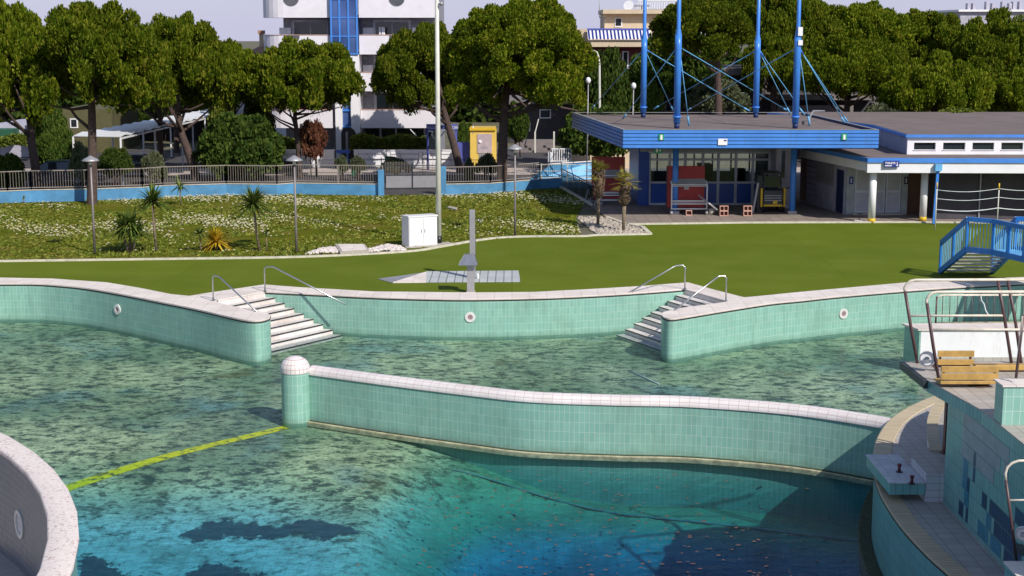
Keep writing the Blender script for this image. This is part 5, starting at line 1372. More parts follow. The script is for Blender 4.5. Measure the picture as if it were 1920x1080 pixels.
def pine(bu, bv, path, box, proto, label, r=.22, name='pine_tree', cat='pine tree', grp='umbrella pines', Y=None, nb=9, bare=0, bark='bark'):
    u0, u1, vt, vb = box
    b = P(bu, bv) if Y is None else Vector((Q(bu, 250, Y).x, Y, 0)); Y = b.y
    t = thing(name, b, label, cat, grp); random.seed(int(bu + vt * 3))
    c0, c1 = Q(u0, vb, Y), Q(u1, vb, Y); top = Q(u0, vt, Y).z; W_ = (c1.x - c0.x) / 2; zb = c0.z; Hh = top - zb; cx_ = (c0.x + c1.x) / 2
    o = bpy.data.objects.new('crown', CR[proto]); C.objects.link(o); o.parent = t
    o.location = Vector((cx_, Y + .3, zb)) - b; o.scale = (W_, W_ * .9, Hh / ASP[proto]); o.rotation_euler = (0, 0, random.uniform(0, 6.28))
    pts = [b - UP * .1, b + UP * .25] + [Q(u, v, Y) for u, v in path] + [Vector((cx_ * .35 + Q(*path[-1], Y).x * .65, Y, zb + Hh * .45))]
    mb = MB(); n = len(pts); sp = spline(pts, 4); mb.tube(sp, r, 12, r * .55)
    mb.build('trunk', M[bark], t)
    br = MB(); tp = pts[-2]; lo = pts[-3]
    for i in range(nb):
        a = 2 * PI * i / nb + random.uniform(-.3, .3); s_ = sp[int(len(sp) * random.uniform(.6, .93))]
        e = Vector((cx_ + math.cos(a) * W_ * random.uniform(.45, .8), Y + math.sin(a) * W_ * .7, zb + Hh * random.uniform(.12, .35)))
        m_ = s_.lerp(e, .5) + Vector((0, 0, -Hh * .03)) + Vector((random.gauss(0, .12), 0, 0))
        br.tube([s_, m_, e], r * .38, 6, r * .12)
    for i in range(bare):      # bare twigs under the crown
        a = random.uniform(0, 6.28); s_ = Vector((cx_ + math.cos(a) * W_ * random.uniform(.2, .7), Y + math.sin(a) * W_ * .5, zb + Hh * .2))
        for k in range(6):
            e = s_ + Vector((random.gauss(0, .5), random.gauss(0, .4), -random.uniform(.1, .9))); br.tube([s_, s_.lerp(e, .5) + Vector((random.gauss(0, .08), 0, 0)), e], .02, 4, .006)
    br.build('branches', M[bark], t)
    return t
pine(941, 359, [(942, 300), (944, 240), (946, 205)], (822, 1116, -8, 240), 'big', 'big umbrella pine with thick trunk in the middle, right of the tall white pole', .36, bare=8)
pine(862, 325, [(852, 275), (840, 235), (832, 205)], (702, 892, 40, 226), 'round', 'umbrella pine with leaning trunk just left of the big central pine', .3, bare=7)
pine(562, 332, [(560, 290), (556, 245), (553, 215)], (456, 676, 70, 226), 'flat', 'slim umbrella pine with forked trunk in front of the white apartment block', .2, bare=10)
pine(173, 383, [(173, 320), (173, 260), (172, 200)], (44, 306, 0, 228), 'round', 'umbrella pine with straight trunk on the lawn, second from the left edge', .3)
pine(70, 352, [(66, 310), (58, 260), (56, 225)], (-100, 116, -14, 245), 'round', 'umbrella pine with dark trunk at the far left edge', .32)
pine(367, 337, [(355, 290), (342, 255), (335, 225)], (218, 434, 28, 226), 'flat', 'umbrella pine with strongly leaning trunk behind the left fence', .3)
pine(428, 300, [(428, 260), (430, 230)], (345, 510, 80, 218), 'flat', 'umbrella pine left of the slim one, above the dark hedge bushes', .2, Y=94)
pine(330, 300, [(330, 250), (330, 200)], (268, 415, 26, 160), 'wide', 'dark umbrella pine whose dome rises behind the two leaning ones on the left', .25, Y=112)
pine(300, 300, [(300, 250), (300, 220)], (185, 345, 95, 205), 'flat', 'shaded umbrella pine between the straight and the leaning trunks on the left', .22, Y=97)
pine(425, 290, [(425, 240), (425, 210)], (385, 475, 72, 190), 'flat', 'small far umbrella pine beside the chimneyed house roof', .22, Y=118)
# right-hand trees
rt = [(1347, (1222, 1412, -8, 120), 'round', 100, 'umbrella pine behind the left masts with its dark trunk between them', [(1347, 200), (1346, 150), (1345, 110)]),
      (1590, (1478, 1695, 70, 198), 'wide', 104, 'sunlit umbrella pine just right of the front right mast', [(1590, 240), (1588, 200)]),
      (1752, (1652, 1862, 98, 238), 'wide', 98, 'sunlit low umbrella pine above the white clerestory', [(1745, 240), (1750, 215)]),
      (1925, (1845, 2010, 128, 250), 'round', 100, 'umbrella pine cut by the right edge of the picture', [(1925, 240), (1925, 220)]),
      (1480, (1392, 1572, -26, 122), 'flat', 113, 'dark umbrella pine rising between the two right masts', [(1480, 200), (1480, 140)]),
      (1610, (1520, 1712, 2, 120), 'flat', 120, 'umbrella pine on the skyline behind the sunlit one by the mast', [(1610, 200), (1610, 150)]),
      (1730, (1640, 1815, 17, 135), 'flat', 124, 'umbrella pine on the skyline left of the distant white building', [(1730, 200), (1730, 150)]),
      (1860, (1770, 1965, 18, 150), 'wide', 119, 'umbrella pine crown on the skyline in front of the distant white building', [(1860, 200), (1860, 160)]),
      (1330, (1270, 1450, -48, 70), 'flat', 128, 'tall far umbrella pine at the top edge between the masts', [(1330, 200), (1330, 100)]),
      (1450, (1385, 1512, 62, 190), 'flat', 107, 'shaded umbrella pine low between the two right masts', [(1450, 240), (1450, 190)]),
      (1880, (1800, 1975, 84, 215), 'wide', 109, 'umbrella pine behind the low sunlit ones at the far right', [(1880, 240), (1880, 215)]),
      (1270, (1195, 1345, 62, 190), 'dark', 108, 'dark tree behind the front left mast', [(1270, 240), (1270, 190)]),
      (1620, (1560, 1720, 70, 175), 'flat', 115, 'shaded umbrella pine filling the gap behind the sunlit one by the mast', [(1620, 240), (1620, 175)]),
      (1140, (1090, 1182, 94, 240), 'dark', 99, 'bushy tree behind the curved street lamp', [(1140, 240), (1140, 220)])]
for u, bx_, pr, Y, lab, pth in rt: pine(u, 0, pth, bx_, pr, lab, .3 if pr != 'dark' else .15, Y=Y)
def bush(box, Y, proto, label, cat='bush', name='bush', grp='bushes beyond the fence', stems=4):
    u0, u1, vt, vb = box; a, b = Q(u0, vb, Y), Q(u1, vb, Y); W_ = (b.x - a.x) / 2; zb = max(0.0, a.z); Hh = Q(u0, vt, Y).z - zb; cx_ = (a.x + b.x) / 2
    t = thing(name, (cx_, Y, 0), label, cat, grp); random.seed(int(u0 * 3 + vt))
    o = bpy.data.objects.new('crown', CR[proto]); C.objects.link(o); o.parent = t; o.location = (0, 0, zb - .05); o.scale = (W_, W_ * .8, Hh / ASP[proto]); o.rotation_euler = (0, 0, random.uniform(0, 6))
    mb = MB()
    for i in range(stems):
        q = Vector((cx_ + random.uniform(-.3, .3) * W_, Y + random.uniform(-.2, .2), 0)); mb.tube([q, q + Vector((random.uniform(-.1, .1), 0, zb + Hh * .5))], .05, 6, .03)
    mb.build('stems', M['bark'], t); return t
for bx_, Y, pr, lab in [((160, 262, 165, 262), 122, 'dark', 'shaded dark tree behind the near end of the carport'),
    ((245, 345, 150, 235), 124, 'dark', 'shaded dark tree behind the middle of the carport'),
    ((330, 440, 150, 215), 125, 'dark', 'shaded dark tree behind the far end of the carport'),
    ((60, 125, 180, 270), 106, 'dark', 'shaded tree behind the bushy one at the far left'),
    ((382, 520, 212, 328), 91, 'dark', 'large dark green bush between the leaning pine and the slim pine'),
    ((455, 515, 185, 300), 95, 'dark', 'tall dark bush left of the slim pine'),
    ((68, 138, 222, 312), 90, 'dark', 'dark bushy tree between the two leftmost pine trunks'),
    ((132, 176, 272, 330), 86, 'olive', 'grey-green shrub left of the straight pine trunk'),
    ((190, 245, 276, 325), 87, 'dark', 'dark shrub right of the straight pine trunk'),
    ((262, 318, 288, 332), 88, 'olive', 'grey-green shrub under the white carport'),
    ((388, 450, 188, 245), 108, 'yellow', 'yellow-green bush at the far end of the carport'),
    ((-10, 45, 288, 348), 84, 'dark', 'dark shrub behind the fence at the left edge'),
    ((566, 612, 222, 302), 93, 'red', 'reddish drooping shrub right of the slim pine trunk'),
    ((625, 656, 293, 318), 90, 'olive', 'round grey shrub left of the gate, first of the pair'),
    ((658, 684, 293, 317), 90, 'olive', 'round grey shrub left of the gate, second of the pair'),
    ((716, 768, 296, 320), 89, 'olive', 'wide grey-green shrub behind the bars of the gate'),
    ((868, 892, 300, 345), 87, 'olive', 'slender grey shrub behind the right fence beside the leaning trunk'),
    ((893, 932, 290, 322), 89, 'olive', 'spiky grey shrub in a planter before the yellow booth'),
    ((1040, 1185, 196, 290), 95, 'dark', 'big dark green bush below the left corner of the blue canopy roof'),
    ((950, 990, 190, 262), 108, 'dark', 'dark bush right of the big pine trunk'),
    ((855, 890, 228, 290), 106, 'dark', 'dark bush left of the yellow booth'),
    ((1290, 1400, 148, 205), 104, 'olive', 'pale climbing shrub on the terrace behind the masts'),
    ((1185, 1240, 150, 215), 103, 'dark', 'dark bush on the terrace left of the front left mast'),
    ((1600, 1700, 200, 250), 96, 'olive', 'dull green hedge bush behind the pavilion roof right corner'),
    ((1745, 1850, 205, 252), 92, 'yellow', 'sunlit bush just above the clerestory roof')]:
    bush(bx_, Y, pr, lab)
def hedge(u0, u1, vt, vb, Y, label):
    a, b = Q(u0, vb, Y), Q(u1, vt, Y); t = thing('hedge', ((a.x + b.x) / 2, Y, a.z), label, 'hedge', 'clipped hedges by the white block'); rng = np.random.default_rng(abs(u0))
    n = int((b.x - a.x) * 900); X = rng.uniform(a.x, b.x, n); Z = rng.uniform(a.z, b.z, n) + .12 * np.sin(X * 2.3); Yy = Y + rng.uniform(-.1, .1, n) + (Z > b.z - .15) * rng.uniform(0, 1, n)
    d = rng.normal(0, 1, (n, 3)); d /= np.linalg.norm(d, axis=1)[:, None]; s_ = np.cross(d, rng.normal(0, 1, (n, 3))); s_ /= np.linalg.norm(s_, axis=1)[:, None]
    c_ = np.stack([X, Yy, Z], 1); q = np.stack([c_ - s_ * .05, c_ + s_ * .05, c_ + d * .16 + s_ * .04, c_ + d * .16 - s_ * .04], 1).reshape(-1, 3) - np.array(ORG[t.name])
    me = bpy.data.meshes.new('leaves'); me.from_pydata(q.tolist(), [], np.arange(n * 4).reshape(-1, 4).tolist()); me.materials.append(M['hedge_leaves']); o = bpy.data.objects.new('leaves', me); C.objects.link(o); o.parent = t
    MB().box(a.x + .05, b.x - .05, Y, Y + .9, a.z, b.z - .1).build('hedge_core', M['hedge_leaves'], t)
hedge(657, 800, 256, 281, 100.6, 'clipped yellow-green hedge right of the arched entrance of the white block')
hedge(505, 598, 262, 281, 100.6, 'clipped green hedge left of the arched entrance behind the slim pine')
hedge(-20, 60, 256, 272, 104, 'bright green hedge strip at the far left behind the pines')
# far wood closing the view
def far_wood():
    rng = np.random.default_rng(77); V = []; n = 60000
    X = rng.uniform(-80, 120, n); hh = 7.0 + 1.8 * np.sin(X * .25) + 1.1 * np.sin(X * .61 + 1); Y = 150 + rng.uniform(0, 5, n); Z = rng.uniform(0, 1, n) ** .8 * hh
    d = rng.normal(0, 1, (n, 3)); d /= np.linalg.norm(d, axis=1)[:, None]; s_ = np.cross(d, rng.normal(0, 1, (n, 3))); s_ /= np.linalg.norm(s_, axis=1)[:, None]
    c_ = np.stack([X, Y, Z], 1); q = np.stack([c_ - s_ * .25, c_ + s_ * .25, c_ + d * .8 + s_ * .2, c_ + d * .8 - s_ * .2], 1).reshape(-1, 3)
    me = bpy.data.meshes.new('far_wood'); me.from_pydata(q.tolist(), [], np.arange(n * 4).reshape(-1, 4).tolist()); me.materials.append(M['dark_leaves']); o = bpy.data.objects.new('far_wood', me); C.objects.link(o)
    tag(o, 'dark mass of distant trees between and behind the houses', 'trees', kind='stuff')
far_wood()
# ------------------------------------------------------------------ APARTMENT BLOCKS
AY = 102.6; ax = lambda u, Y=AY: Q(u, 100, Y).x; az = lambda v, Y=AY: Q(960, v, Y).z
t = thing('apartment_block', (ax(650), 106, 0), 'white apartment block with rounded balconies and blue glass stair tower', 'building')
MB().box(ax(524), ax(816), AY + 2.1, AY + 14, 0, 14.5).build('rear_wall', M['grey_wall'], t)
bands = [(33, -22), (102, 66), (171, 136), (240, 206)]
def rband(u0, u1, z0, z1, d, round_left):
    x0, x1 = ax(u0), ax(u1)
    if round_left:
        pts = [(x1, AY + 2.09), (x1, AY)] + [(x0 + 1.0 + 1.0 * math.cos(PI / 2 * k / 6 + PI / 2) * 1.0, AY + 1.3 - 1.3 * math.sin(PI / 2 + PI / 2 * k / 6)) for k in range(7)]
        pts = [(x1, AY + 2.09), (x1, AY)] + [(x0 + 1.6 - 1.6 * math.sin(PI / 2 * k / 7), AY + 1.6 - 1.6 * math.cos(PI / 2 * k / 7)) for k in range(8)] + [(x0, AY + 2.6), (x0 + 1.4, AY + 2.6)]
    else: pts = [(x0, AY), (x1, AY), (x1, AY + 2.09), (x0, AY + 2.09)]
    return pts
for i, (vb, vt) in enumerate(bands):
    zb_, zt_ = az(vb), az(vt)
    for (u0, u1, rl) in ((489, 621, True), (674, 816, False)):
        pts = rband(u0, u1, zb_, zt_, 2, rl)
        bl = MB().prism(pts, zb_, zb_ + .22).build('balcony_slab', M['balcony_white'], t)
        mb = MB(); path = pts[1:-1] if rl else [pts[1], pts[0]]
        path = path if rl else [(pts[0][0], AY), (pts[1][0], AY)]
        mb.sweep(path if not rl else path[::-1], [(.0, zb_ + .221), (.0, zt_), (-.12, zt_), (-.12, zb_ + .221)], smooth=False)
        mb.build('balcony_parapet', M['balcony_white'], bl)
        MB().sweep(path if not rl else path[::-1], [(.03, zt_ + .002), (.03, zt_ + .04), (-.15, zt_ + .04), (-.15, zt_ + .002)], smooth=False).build('parapet_cap', M['brick_pink'], bl)
        uc = 548 if rl else 745; xc = ax(uc); rr = 15 / 27
        if i < 2:
            zc = zt_ if i == 1 else az(-4); g = MB(); gb = MB(); dk = []
            full = i == 0; n_ = 24
            for k in range(n_ + 1): a = PI + (2 * PI if full else PI) * k / n_; dk.append((xc + rr * math.cos(a), AY - .008, zc + rr * math.sin(a)))
            g.add(dk, [tuple(range(len(dk) - (1 if full else 0)))]); g.build('round_opening', M['grey_wall'], bl)
            for k in range(-7, 8):
                x = xc + k * rr / 8; h_ = math.sqrt(max(rr * rr - (x - xc) ** 2, 0)); gb.bar((x, AY - .03, zc - h_), (x, AY - .03, zc + (h_ if full else 0)), .025, .02)
            gb.build('grille_bars', M['dark_metal'], bl)
for (v0, v1) in ((66, 40), (136, 108), (206, 176)):
    for (u0, u1) in ((544, 607), (699, 764)):
        z0_, z1_ = az(v0 + 8), az(v1)
        f = MB(); f.box(ax(u0) - .15, ax(u1) + .1, AY + 2.02, AY + 2.095, z0_, z1_ + .12); f = f.build('window_frame', M['frame_grey'], t)
        for k in (0, 1):
            w0 = ax(u0) + (ax(u1) - ax(u0)) * k / 2
            MB().box(w0 + .04, w0 + (ax(u1) - ax(u0)) / 2 - .04, AY + 1.98, AY + 2.015, z0_, z1_ - .04).build('sliding_pane', M['glass_dark'], f)
    MB().box(ax(676), ax(683), AY + 1.9, AY + 2.05, az(v1 - 0) - .15, az(v1) + .05).build('wall_lamp', M['soffit'], t)
for u, v, w2 in ((535, 60, .8), (690, 60, .7), (784, 60, .8), (690, 130, .7)):
    q = Q(u, v, AY + 1.9); MB().box(q.x - w2 / 2, q.x + w2 / 2, AY + 1.75, AY + 2.09, q.z - .3, q.z + .3).build('air_conditioner', M['white_paint'], t, bevel=.02)
for u, v in ((712, 60), (717, 60), (720, 61)): q = Q(u, v, AY + 1); MB().tube([Vector((q.x, AY + 1, q.z - .5)), Vector((q.x, AY + 1, q.z + .35))], .07, 8).build('folded_parasol', M['white_paint'], t)
# stair tower
MB().box(ax(623), ax(672), AY - .25, AY + 3, az(102), 14.8).build('glass_tower', M['blue_glass'], t)
g = MB()
for u in (623, 638.5, 655, 671): g.box(ax(u) - .06, ax(u) + .06, AY - .32, AY - .255, az(102), 14.8)
for v in (101, 68, 33, -1, -36): g.box(ax(622), ax(673), AY - .3, AY - .256, az(v) - .04, az(v) + .04)
g.build('tower_mullions', M['blue_fascia'], t)
MB().box(ax(656.5), ax(673), AY - .2, AY + 3, 0, az(102) - .01).build('white_pier', M['white_wall'], t)
MB().box(ax(627), ax(640), AY - .2, AY + 3, 0, az(102) - .01).build('white_pier', M['white_wall'], t)
MB().box(ax(640) + .01, ax(656.5) - .01, AY + .1, AY + 2.5, az(240), az(102) - .02).build('stair_glass', M['blue_glass'], t)
for v in (238, 207, 172): MB().box(ax(640) + .02, ax(656.5) - .02, AY - .0, AY + .09, az(v) - .06, az(v) + .06).build('stair_bar', M['blue_mast'], t)
am = MB(); a0, a1 = ax(640) - .1, ax(665); r_ = (a1 - a0) / 2; zc = az(252)
am.add([(a0, AY - .21, 0), (a1, AY - .21, 0)] + [((a0 + a1) / 2 + r_ * math.cos(PI * k / 10), AY - .21, zc + r_ * math.sin(PI * k / 10)) for k in range(11)], [tuple(range(13))]); am.build('arched_entrance', M['black'], t)
MB().box(ax(646), ax(650), AY - .3, AY - .215, 0, zc + .2).build('door_column', M['galv'], t)
MB().box(ax(676), ax(816), AY + 1.9, AY + 2.0, 0, az(244)).build('ground_floor_glazing', M['glass_dark'], t)
for u in (705, 735, 790): MB().box(ax(u), ax(u) + .12, AY + 1.8, AY + 1.895, 0, az(242)).build('ground_floor_post', M['frame_grey'], t)
MB().bar((ax(768), AY - .3, az(242)), (ax(782), AY - 1.2, az(254)), .05, .05).build('awning_arm', M['white_metal'], t)
# low white wall with iron railing motif in front
WY = 99.2
for (u0, u1, lab) in ((513, 626, 'low white garden wall left of the blue signboard'), (664, 883, 'low white garden wall along the street right of the blue signboard')):
    a, b = Q(u0, 312, WY), Q(u1, 281, WY); t = thing('garden_wall', ((a.x + b.x) / 2, WY, 0), lab, 'wall', 'low white walls along the street')
    MB().box(a.x, b.x, WY, WY + .25, 0, b.z - .06).build('wall_body', M['white_wall'], t); MB().box(a.x - .04, b.x + .04, WY - .04, WY + .29, b.z - .058, b.z).build('wall_cap', M['white_paint'], t)
    g = MB(); x = a.x + .3
    while x < b.x - 2.2:
        for zz in (.28, .6): g.bar((x, WY - .02, b.z - zz), (x + 1.9, WY - .02, b.z - zz), .03, .03)
        for xx in (x, x + 1.9): g.bar((xx, WY - .02, b.z - .9), (xx, WY - .02, b.z - .15), .03, .03)
        g.tube([(x + .5 + .25 * k / 6, WY - .03, b.z - .2 - .4 * (1 - math.cos(PI * k / 12))) for k in range(7)] + [(x + 1.5, WY - .03, b.z - .6)], .015, 5)
        x += 2.15
    g.build('iron_motif', M['galv'], t)
t = thing('signboard', Q(640, 312, 98.4) * Vector((1, 1, 0)), 'blue noticeboard on posts before the arched entrance', 'sign')
a, b = Q(631, 287, 98.4), Q(656, 281, 98.4); MB().box(a.x, b.x, 98.35, 98.45, a.z, b.z).build('board', M['blue_deep'], t)
for u in (638, 652): q = Q(u, 287, 98.5); MB().bar((q.x, 98.5, 0), (q.x, 98.5, q.z), .07, .07).build('post', M['blue_deep'], t)
# purple entrance arch
t = thing('entrance_arch', Q(826, 300, 97.5) * Vector((1, 1, 0)), 'purple-blue entrance frame with white lettering behind the tall white pole', 'arch')
Y = 97.5; q = lambda u, v: Q(u, v, Y)
for u0, u1 in ((797, 801), (851, 855.5)): MB().box(q(u0, 0).x, q(u1, 0).x, Y, Y + .25, 0, q(0, 245).z).build('upright', M['purple_paint'], t)
b1 = MB().box(q(797, 0).x, q(817, 0).x, Y - .06, Y + .3, q(0, 244).z, q(0, 233).z).build('sign_beam', M['purple_paint'], t)
b2_ = MB().box(q(840, 0).x, q(856, 0).x, Y - .06, Y + .3, q(0, 244).z, q(0, 233).z).build('sign_beam', M['purple_paint'], t)
MB().box(q(817.2, 0).x, q(839.8, 0).x, Y, Y + .25, q(0, 242).z, q(0, 235).z).build('cross_beam', M['purple_paint'], t)
text('VILLE', .25, M['white_paint'], b1, (q(799, 0).x, Y - .07, q(0, 241.5).z)); text('FIORI', .25, M['white_paint'], b2_, (q(840.5, 0).x, Y - .07, q(0, 241.5).z))
t = tag(MB().box(q(855.8, 0).x, q(879, 0).x, Y + .2, Y + .35, .5, q(0, 267).z).build('purple_panel', M['purple_paint'], bevel=.02, org=(q(867, 0).x, Y, 0)), 'purple-blue panel between the entrance frame and the yellow booth', 'panel')
# yellow booth
Y = 97; q = lambda u, v: Q(u, v, Y)
t = thing('yellow_booth', q(905, 304) * Vector((1, 1, 0)), 'yellow kiosk booth with a pale pink panel on its front', 'kiosk')
MB().box(q(880, 0).x, q(930, 0).x, Y, Y + 2, 0, q(0, 245).z).build('booth_body', M['yellow_booth'], t, bevel=.02)
MB().box(q(879, 0).x, q(929, 0).x, Y - .12, Y + 2.1, q(0, 245).z + .002, q(0, 240).z).build('booth_roof', M['yellow'], t, bevel=.02)
f = MB().box(q(894, 0).x, q(921.5, 0).x, Y - .05, Y - .002, q(0, 287).z, q(0, 251).z).build('front_panel', M['booth_panel'], t)
text('SERVIZI', .17, M['black'], f, (q(901, 0).x, Y - .06, q(0, 279).z)) if False else None
g = MB()
for k in range(4): g.box(q(902 + k * 3.2, 0).x, q(904 + k * 3.2, 0).x, Y - .06, Y - .051, q(0, 278.5).z, q(0, 275).z)
g.build('faded_mark', M['grey_wall'], f)
MB().ball((q(899, 0).x, Y - .03, q(0, 266).z), .12, 10).build('white_emblem', M['white_paint'], f)
MB().box(q(897, 0).x, q(919, 0).x, Y - .04, Y - .003, .1, q(0, 288).z).build('lower_door', M['galv'], t)
MB().tube([q(887, 250), q(887, 236)], .03, 6).build('mast_rod', M['white_paint'], t)
# street railing and planters
t = thing('street_railing', Q(760, 318, 92) * Vector((1, 1, 0)), 'thin dark railing along the pavement in front of the white wall', 'railing')
g = MB(); Y = 92; x0, x1 = Q(480, 300, Y).x, Q(965, 300, Y).x
for z in (.35, .7, 1.15): g.bar((x0, Y, z), (x1, Y, z), .035, .035)
g.build('rails', M['dark_metal'], t); k = x0
while k < x1: MB().bar((k, Y, 0), (k, Y, 1.3), .05, .05).build('post', M['dark_metal'], t); k += 2.6
t = thing('street_railing', Q(1010, 305, 90) * Vector((1, 1, 0)), 'pale railing by the street right of the big pine trunk', 'railing')
g = MB(); Y = 90; x0, x1 = Q(966, 300, Y).x, Q(1200, 300, Y).x
for z in (.25, .65, 1.05): g.bar((x0, Y, z), (x1, Y, z), .04, .04)
g.build('rails', M['pole_white'], t); k = x0
while k < x1: MB().bar((k, Y, 0), (k, Y, 1.1), .06, .06).build('post', M['pole_white'], t); k += 1.6
t = thing('white_gate', Q(1053, 300, 93) * Vector((1, 1, 0)), 'small white barred gate beyond the light blue slope', 'gate')
g = MB()
for k in range(9): q0 = Q(1036 + k * 4.3, 302, 93); g.bar((q0.x, 93, 0.1), (q0.x, 93, Q(0, 279, 93).z), .06, .06)
for v in (279, 302): g.bar((Q(1034, v, 93).x, 93, Q(0, v, 93).z), (Q(1072, v, 93).x, 93, Q(0, v, 93).z), .07, .07)
g.build('gate_bars', M['white_metal'], t); q0 = Q(1035, 300, 93); MB().box(q0.x - .25, q0.x + .05, 92.9, 93.2, 0, 1.55).build('gate_post', M['white_metal'], t)
for k, (u, lab) in enumerate(((905, 'first'), (933, 'second'))):
    p = P(u, 322); t = thing('planter', p, 'small concrete planter behind the right fence, %s from the leaning trunk' % lab, 'planter', 'concrete planters')
    MB().lathe((p.x, p.y, 0), [(.001, 0), (.3, 0), (.45, .5), (.38, .5), (.3, .4), (.001, .4)], 16).build('bowl', M['concrete'], t)
# beige wall, paving and stairs beyond the pine
t = tag(MB().box(Q(1066, 0, 99).x, Q(1440, 0, 99).x, 99, 99.4, 0, Q(0, 277, 99).z).build('beige_wall', M['cream_wall'], org=(Q(1150, 0, 99).x, 99, 0)), 'long beige wall beyond the red boards and through the glazing', 'wall')
t = thing('outdoor_steps', Q(1010, 280, 112) * Vector((1, 1, 0)), 'dark entrance steps with rails beyond the yellow booth', 'steps')
for k in range(5): MB().box(Q(968, 0, 112).x, Q(1040, 0, 112).x, 112 + k * .4, 115, .16 * k, .16 * (k + 1) - .003).build('step', M['taupe_wall'], t)
for u in (1004, 1040): a = Q(u, 0, 112); MB().bar((a.x, 111.9, 0), (a.x, 111.9, 1.6), .12, .12).build('newel', M['pole_white'], t)
MB().bar((Q(1004, 0, 112).x, 111.9, 1.5), (Q(1004, 0, 112).x + .3, 114, 2.4), .06, .06).build('stair_rail', M['pole_white'], t)
# grey house wall behind the pine gap
def house(name, u0, u1, vt, Y, wall, label, depth=10, roof=None, wins=(), winmat='glass_dark', balc=()):
    x0, x1 = Q(u0, 0, Y).x, Q(u1, 0, Y).x; zt_ = Q(0, vt, Y).z
    t = thing(name, ((x0 + x1) / 2, Y, 0), label, 'building')
    MB().box(x0, x1, Y, Y + depth, 0, zt_).build('walls', M[wall], t)
    if roof: MB().box(x0 - .4, x1 + .4, Y - .5, Y + depth, zt_ + .002, zt_ + .3).build('roof', M[roof], t)
    for (a, b, v0, v1) in wins:
        f = MB().box(Q(a, 0, Y).x, Q(b, 0, Y).x, Y - .06, Y - .002, Q(0, v1, Y).z, Q(0, v0, Y).z).build('window', M['white_paint'] if winmat != 'dark_wall' else M['taupe_wall'], t)
        MB().box(Q(a, 0, Y).x + .1, Q(b, 0, Y).x - .1, Y - .09, Y - .061, Q(0, v1, Y).z + .1, Q(0, v0, Y).z - .08).build('pane', M['glass_dark'], f)
    for (a, b, v0, v1, m_) in balc:
        MB().box(Q(a, 0, Y).x, Q(b, 0, Y).x, Y - 1.4, Y - .003, Q(0, v1, Y).z, Q(0, v0, Y).z).build('balcony', M[m_], t)
    return t
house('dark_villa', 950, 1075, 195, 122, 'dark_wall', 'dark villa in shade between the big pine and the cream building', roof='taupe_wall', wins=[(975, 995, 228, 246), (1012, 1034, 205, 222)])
t = house('cream_building', 1086, 1262, 88, 117, 'red_dark', 'cream apartment building with a striped awning terrace behind the left masts', 12,
          wins=[(1150, 1163, 96, 128), (1168, 1180, 96, 128)], balc=[(1103, 1240, 75, 87, 'cream_wall'), (1140, 1262, 128, 140, 'taupe_wall'), (1140, 1262, 180, 196, 'taupe_wall')])
Y = 115.5; x0, x1 = Q(1103, 0, Y).x, Q(1222, 0, Y).x; z0, z1 = Q(0, 75, Y).z, Q(0, 56, Y).z; n = 34
MB().add([(x0, Y - .1, z0 + .05), (x1 + .2, Y - .1, z0 + .05), (x1, Y + 1.2, z1), (x0, Y + 1.2, z1)], [(0, 1, 2, 3)]).build('awning_cloth', M['white_paint'], t)
g = MB()
for k in range(n // 2):
    a = x0 + (x1 - x0) * (2 * k) / n + .05; b = a + (x1 - x0) / n * .95; g.add([(a, Y - .12, z0 + .06), (b, Y - .12, z0 + .06), (b - .02, Y + 1.18, z1 + .012), (a - .02, Y + 1.18, z1 + .012)], [(0, 1, 2, 3)])
g.build('awning_stripes', M['navy_sign'], t)
MB().box(x0, x1, Y + 1.1, Y + 1.25, z1, z1 + .12).build('awning_box', M['purple_paint'], t)
MB().box(Q(1080, 0, 117).x, Q(1104, 0, 117).x, 117, 122, 3, Q(0, 54, 117).z).build('side_tower', M['cream_wall'], t)
MB().box(Q(1104, 0, 118).x, Q(1240, 0, 118).x, 118.6, 124, 7, Q(0, 60, 118).z).build('terrace_wall', M['cream_wall'], t)
MB().box(Q(1134, 0, 120).x, Q(1270, 0, 120).x, 120, 126, 8, Q(0, 26, 120).z).build('penthouse', M['cream_wall'], t)
MB().box(Q(1130, 0, 120).x, Q(1272, 0, 120).x, 119.3, 126, Q(0, 26, 120).z + .002, Q(0, 18, 120).z).build('penthouse_roof', M['cream_wall'], t)
w_ = MB().box(Q(1153, 0, 120).x, Q(1167, 0, 120).x, 119.94, 119.998, Q(0, 51, 120).z, Q(0, 33, 120).z).build('window', M['white_paint'], t)
MB().box(Q(1155, 0, 120).x, Q(1165, 0, 120).x, 119.9, 119.938, Q(0, 48, 120).z, Q(0, 35, 120).z).build('pane', M['glass_dark'], w_)
MB().disc(Vector((Q(1180, 0, 119).x, 119.6, Q(0, 10, 119).z)), (-.4, -1, .4), .42, .03, 20, .01).build('satellite_dish', M['white_paint'], t)
MB().tube([Q(1124, 34, 120), Q(1124, -8, 120)], .03, 5).build('antenna', M['galv'], t); MB().tube([Q(1124, 33, 120), Q(1134, 35, 120)], .03, 5).build('antenna_arm', M['galv'], t)
t = thing('white_terrace_house', (Q(1260, 0, 135).x, 135, 0), 'white terraced house top with balustrade at the top edge, between the masts', 'building')
a, b = Q(1196, 0, 135).x, Q(1345, 0, 135).x
MB().box(a, b, 135, 142, 0, Q(0, 17, 135).z).build('walls', M['white_wall'], t); g = MB()
for k in range(34): x = a + (b - a) * k / 33; g.bar((x, 134.9, Q(0, 17, 135).z), (x, 134.9, Q(0, 2, 135).z), .09, .09)
g.build('balusters', M['white_paint'], t); MB().bar((a, 134.9, Q(0, 1, 135).z), (b, 134.9, Q(0, 1, 135).z), .15, .12).build('balustrade_rail', M['white_paint'], t)
t = thing('roof_antenna', (Q(1206, 0, 119.4).x, 119.4, Q(0, 18, 120).z), 'small roof stand with boards on top of the cream building', 'antenna')
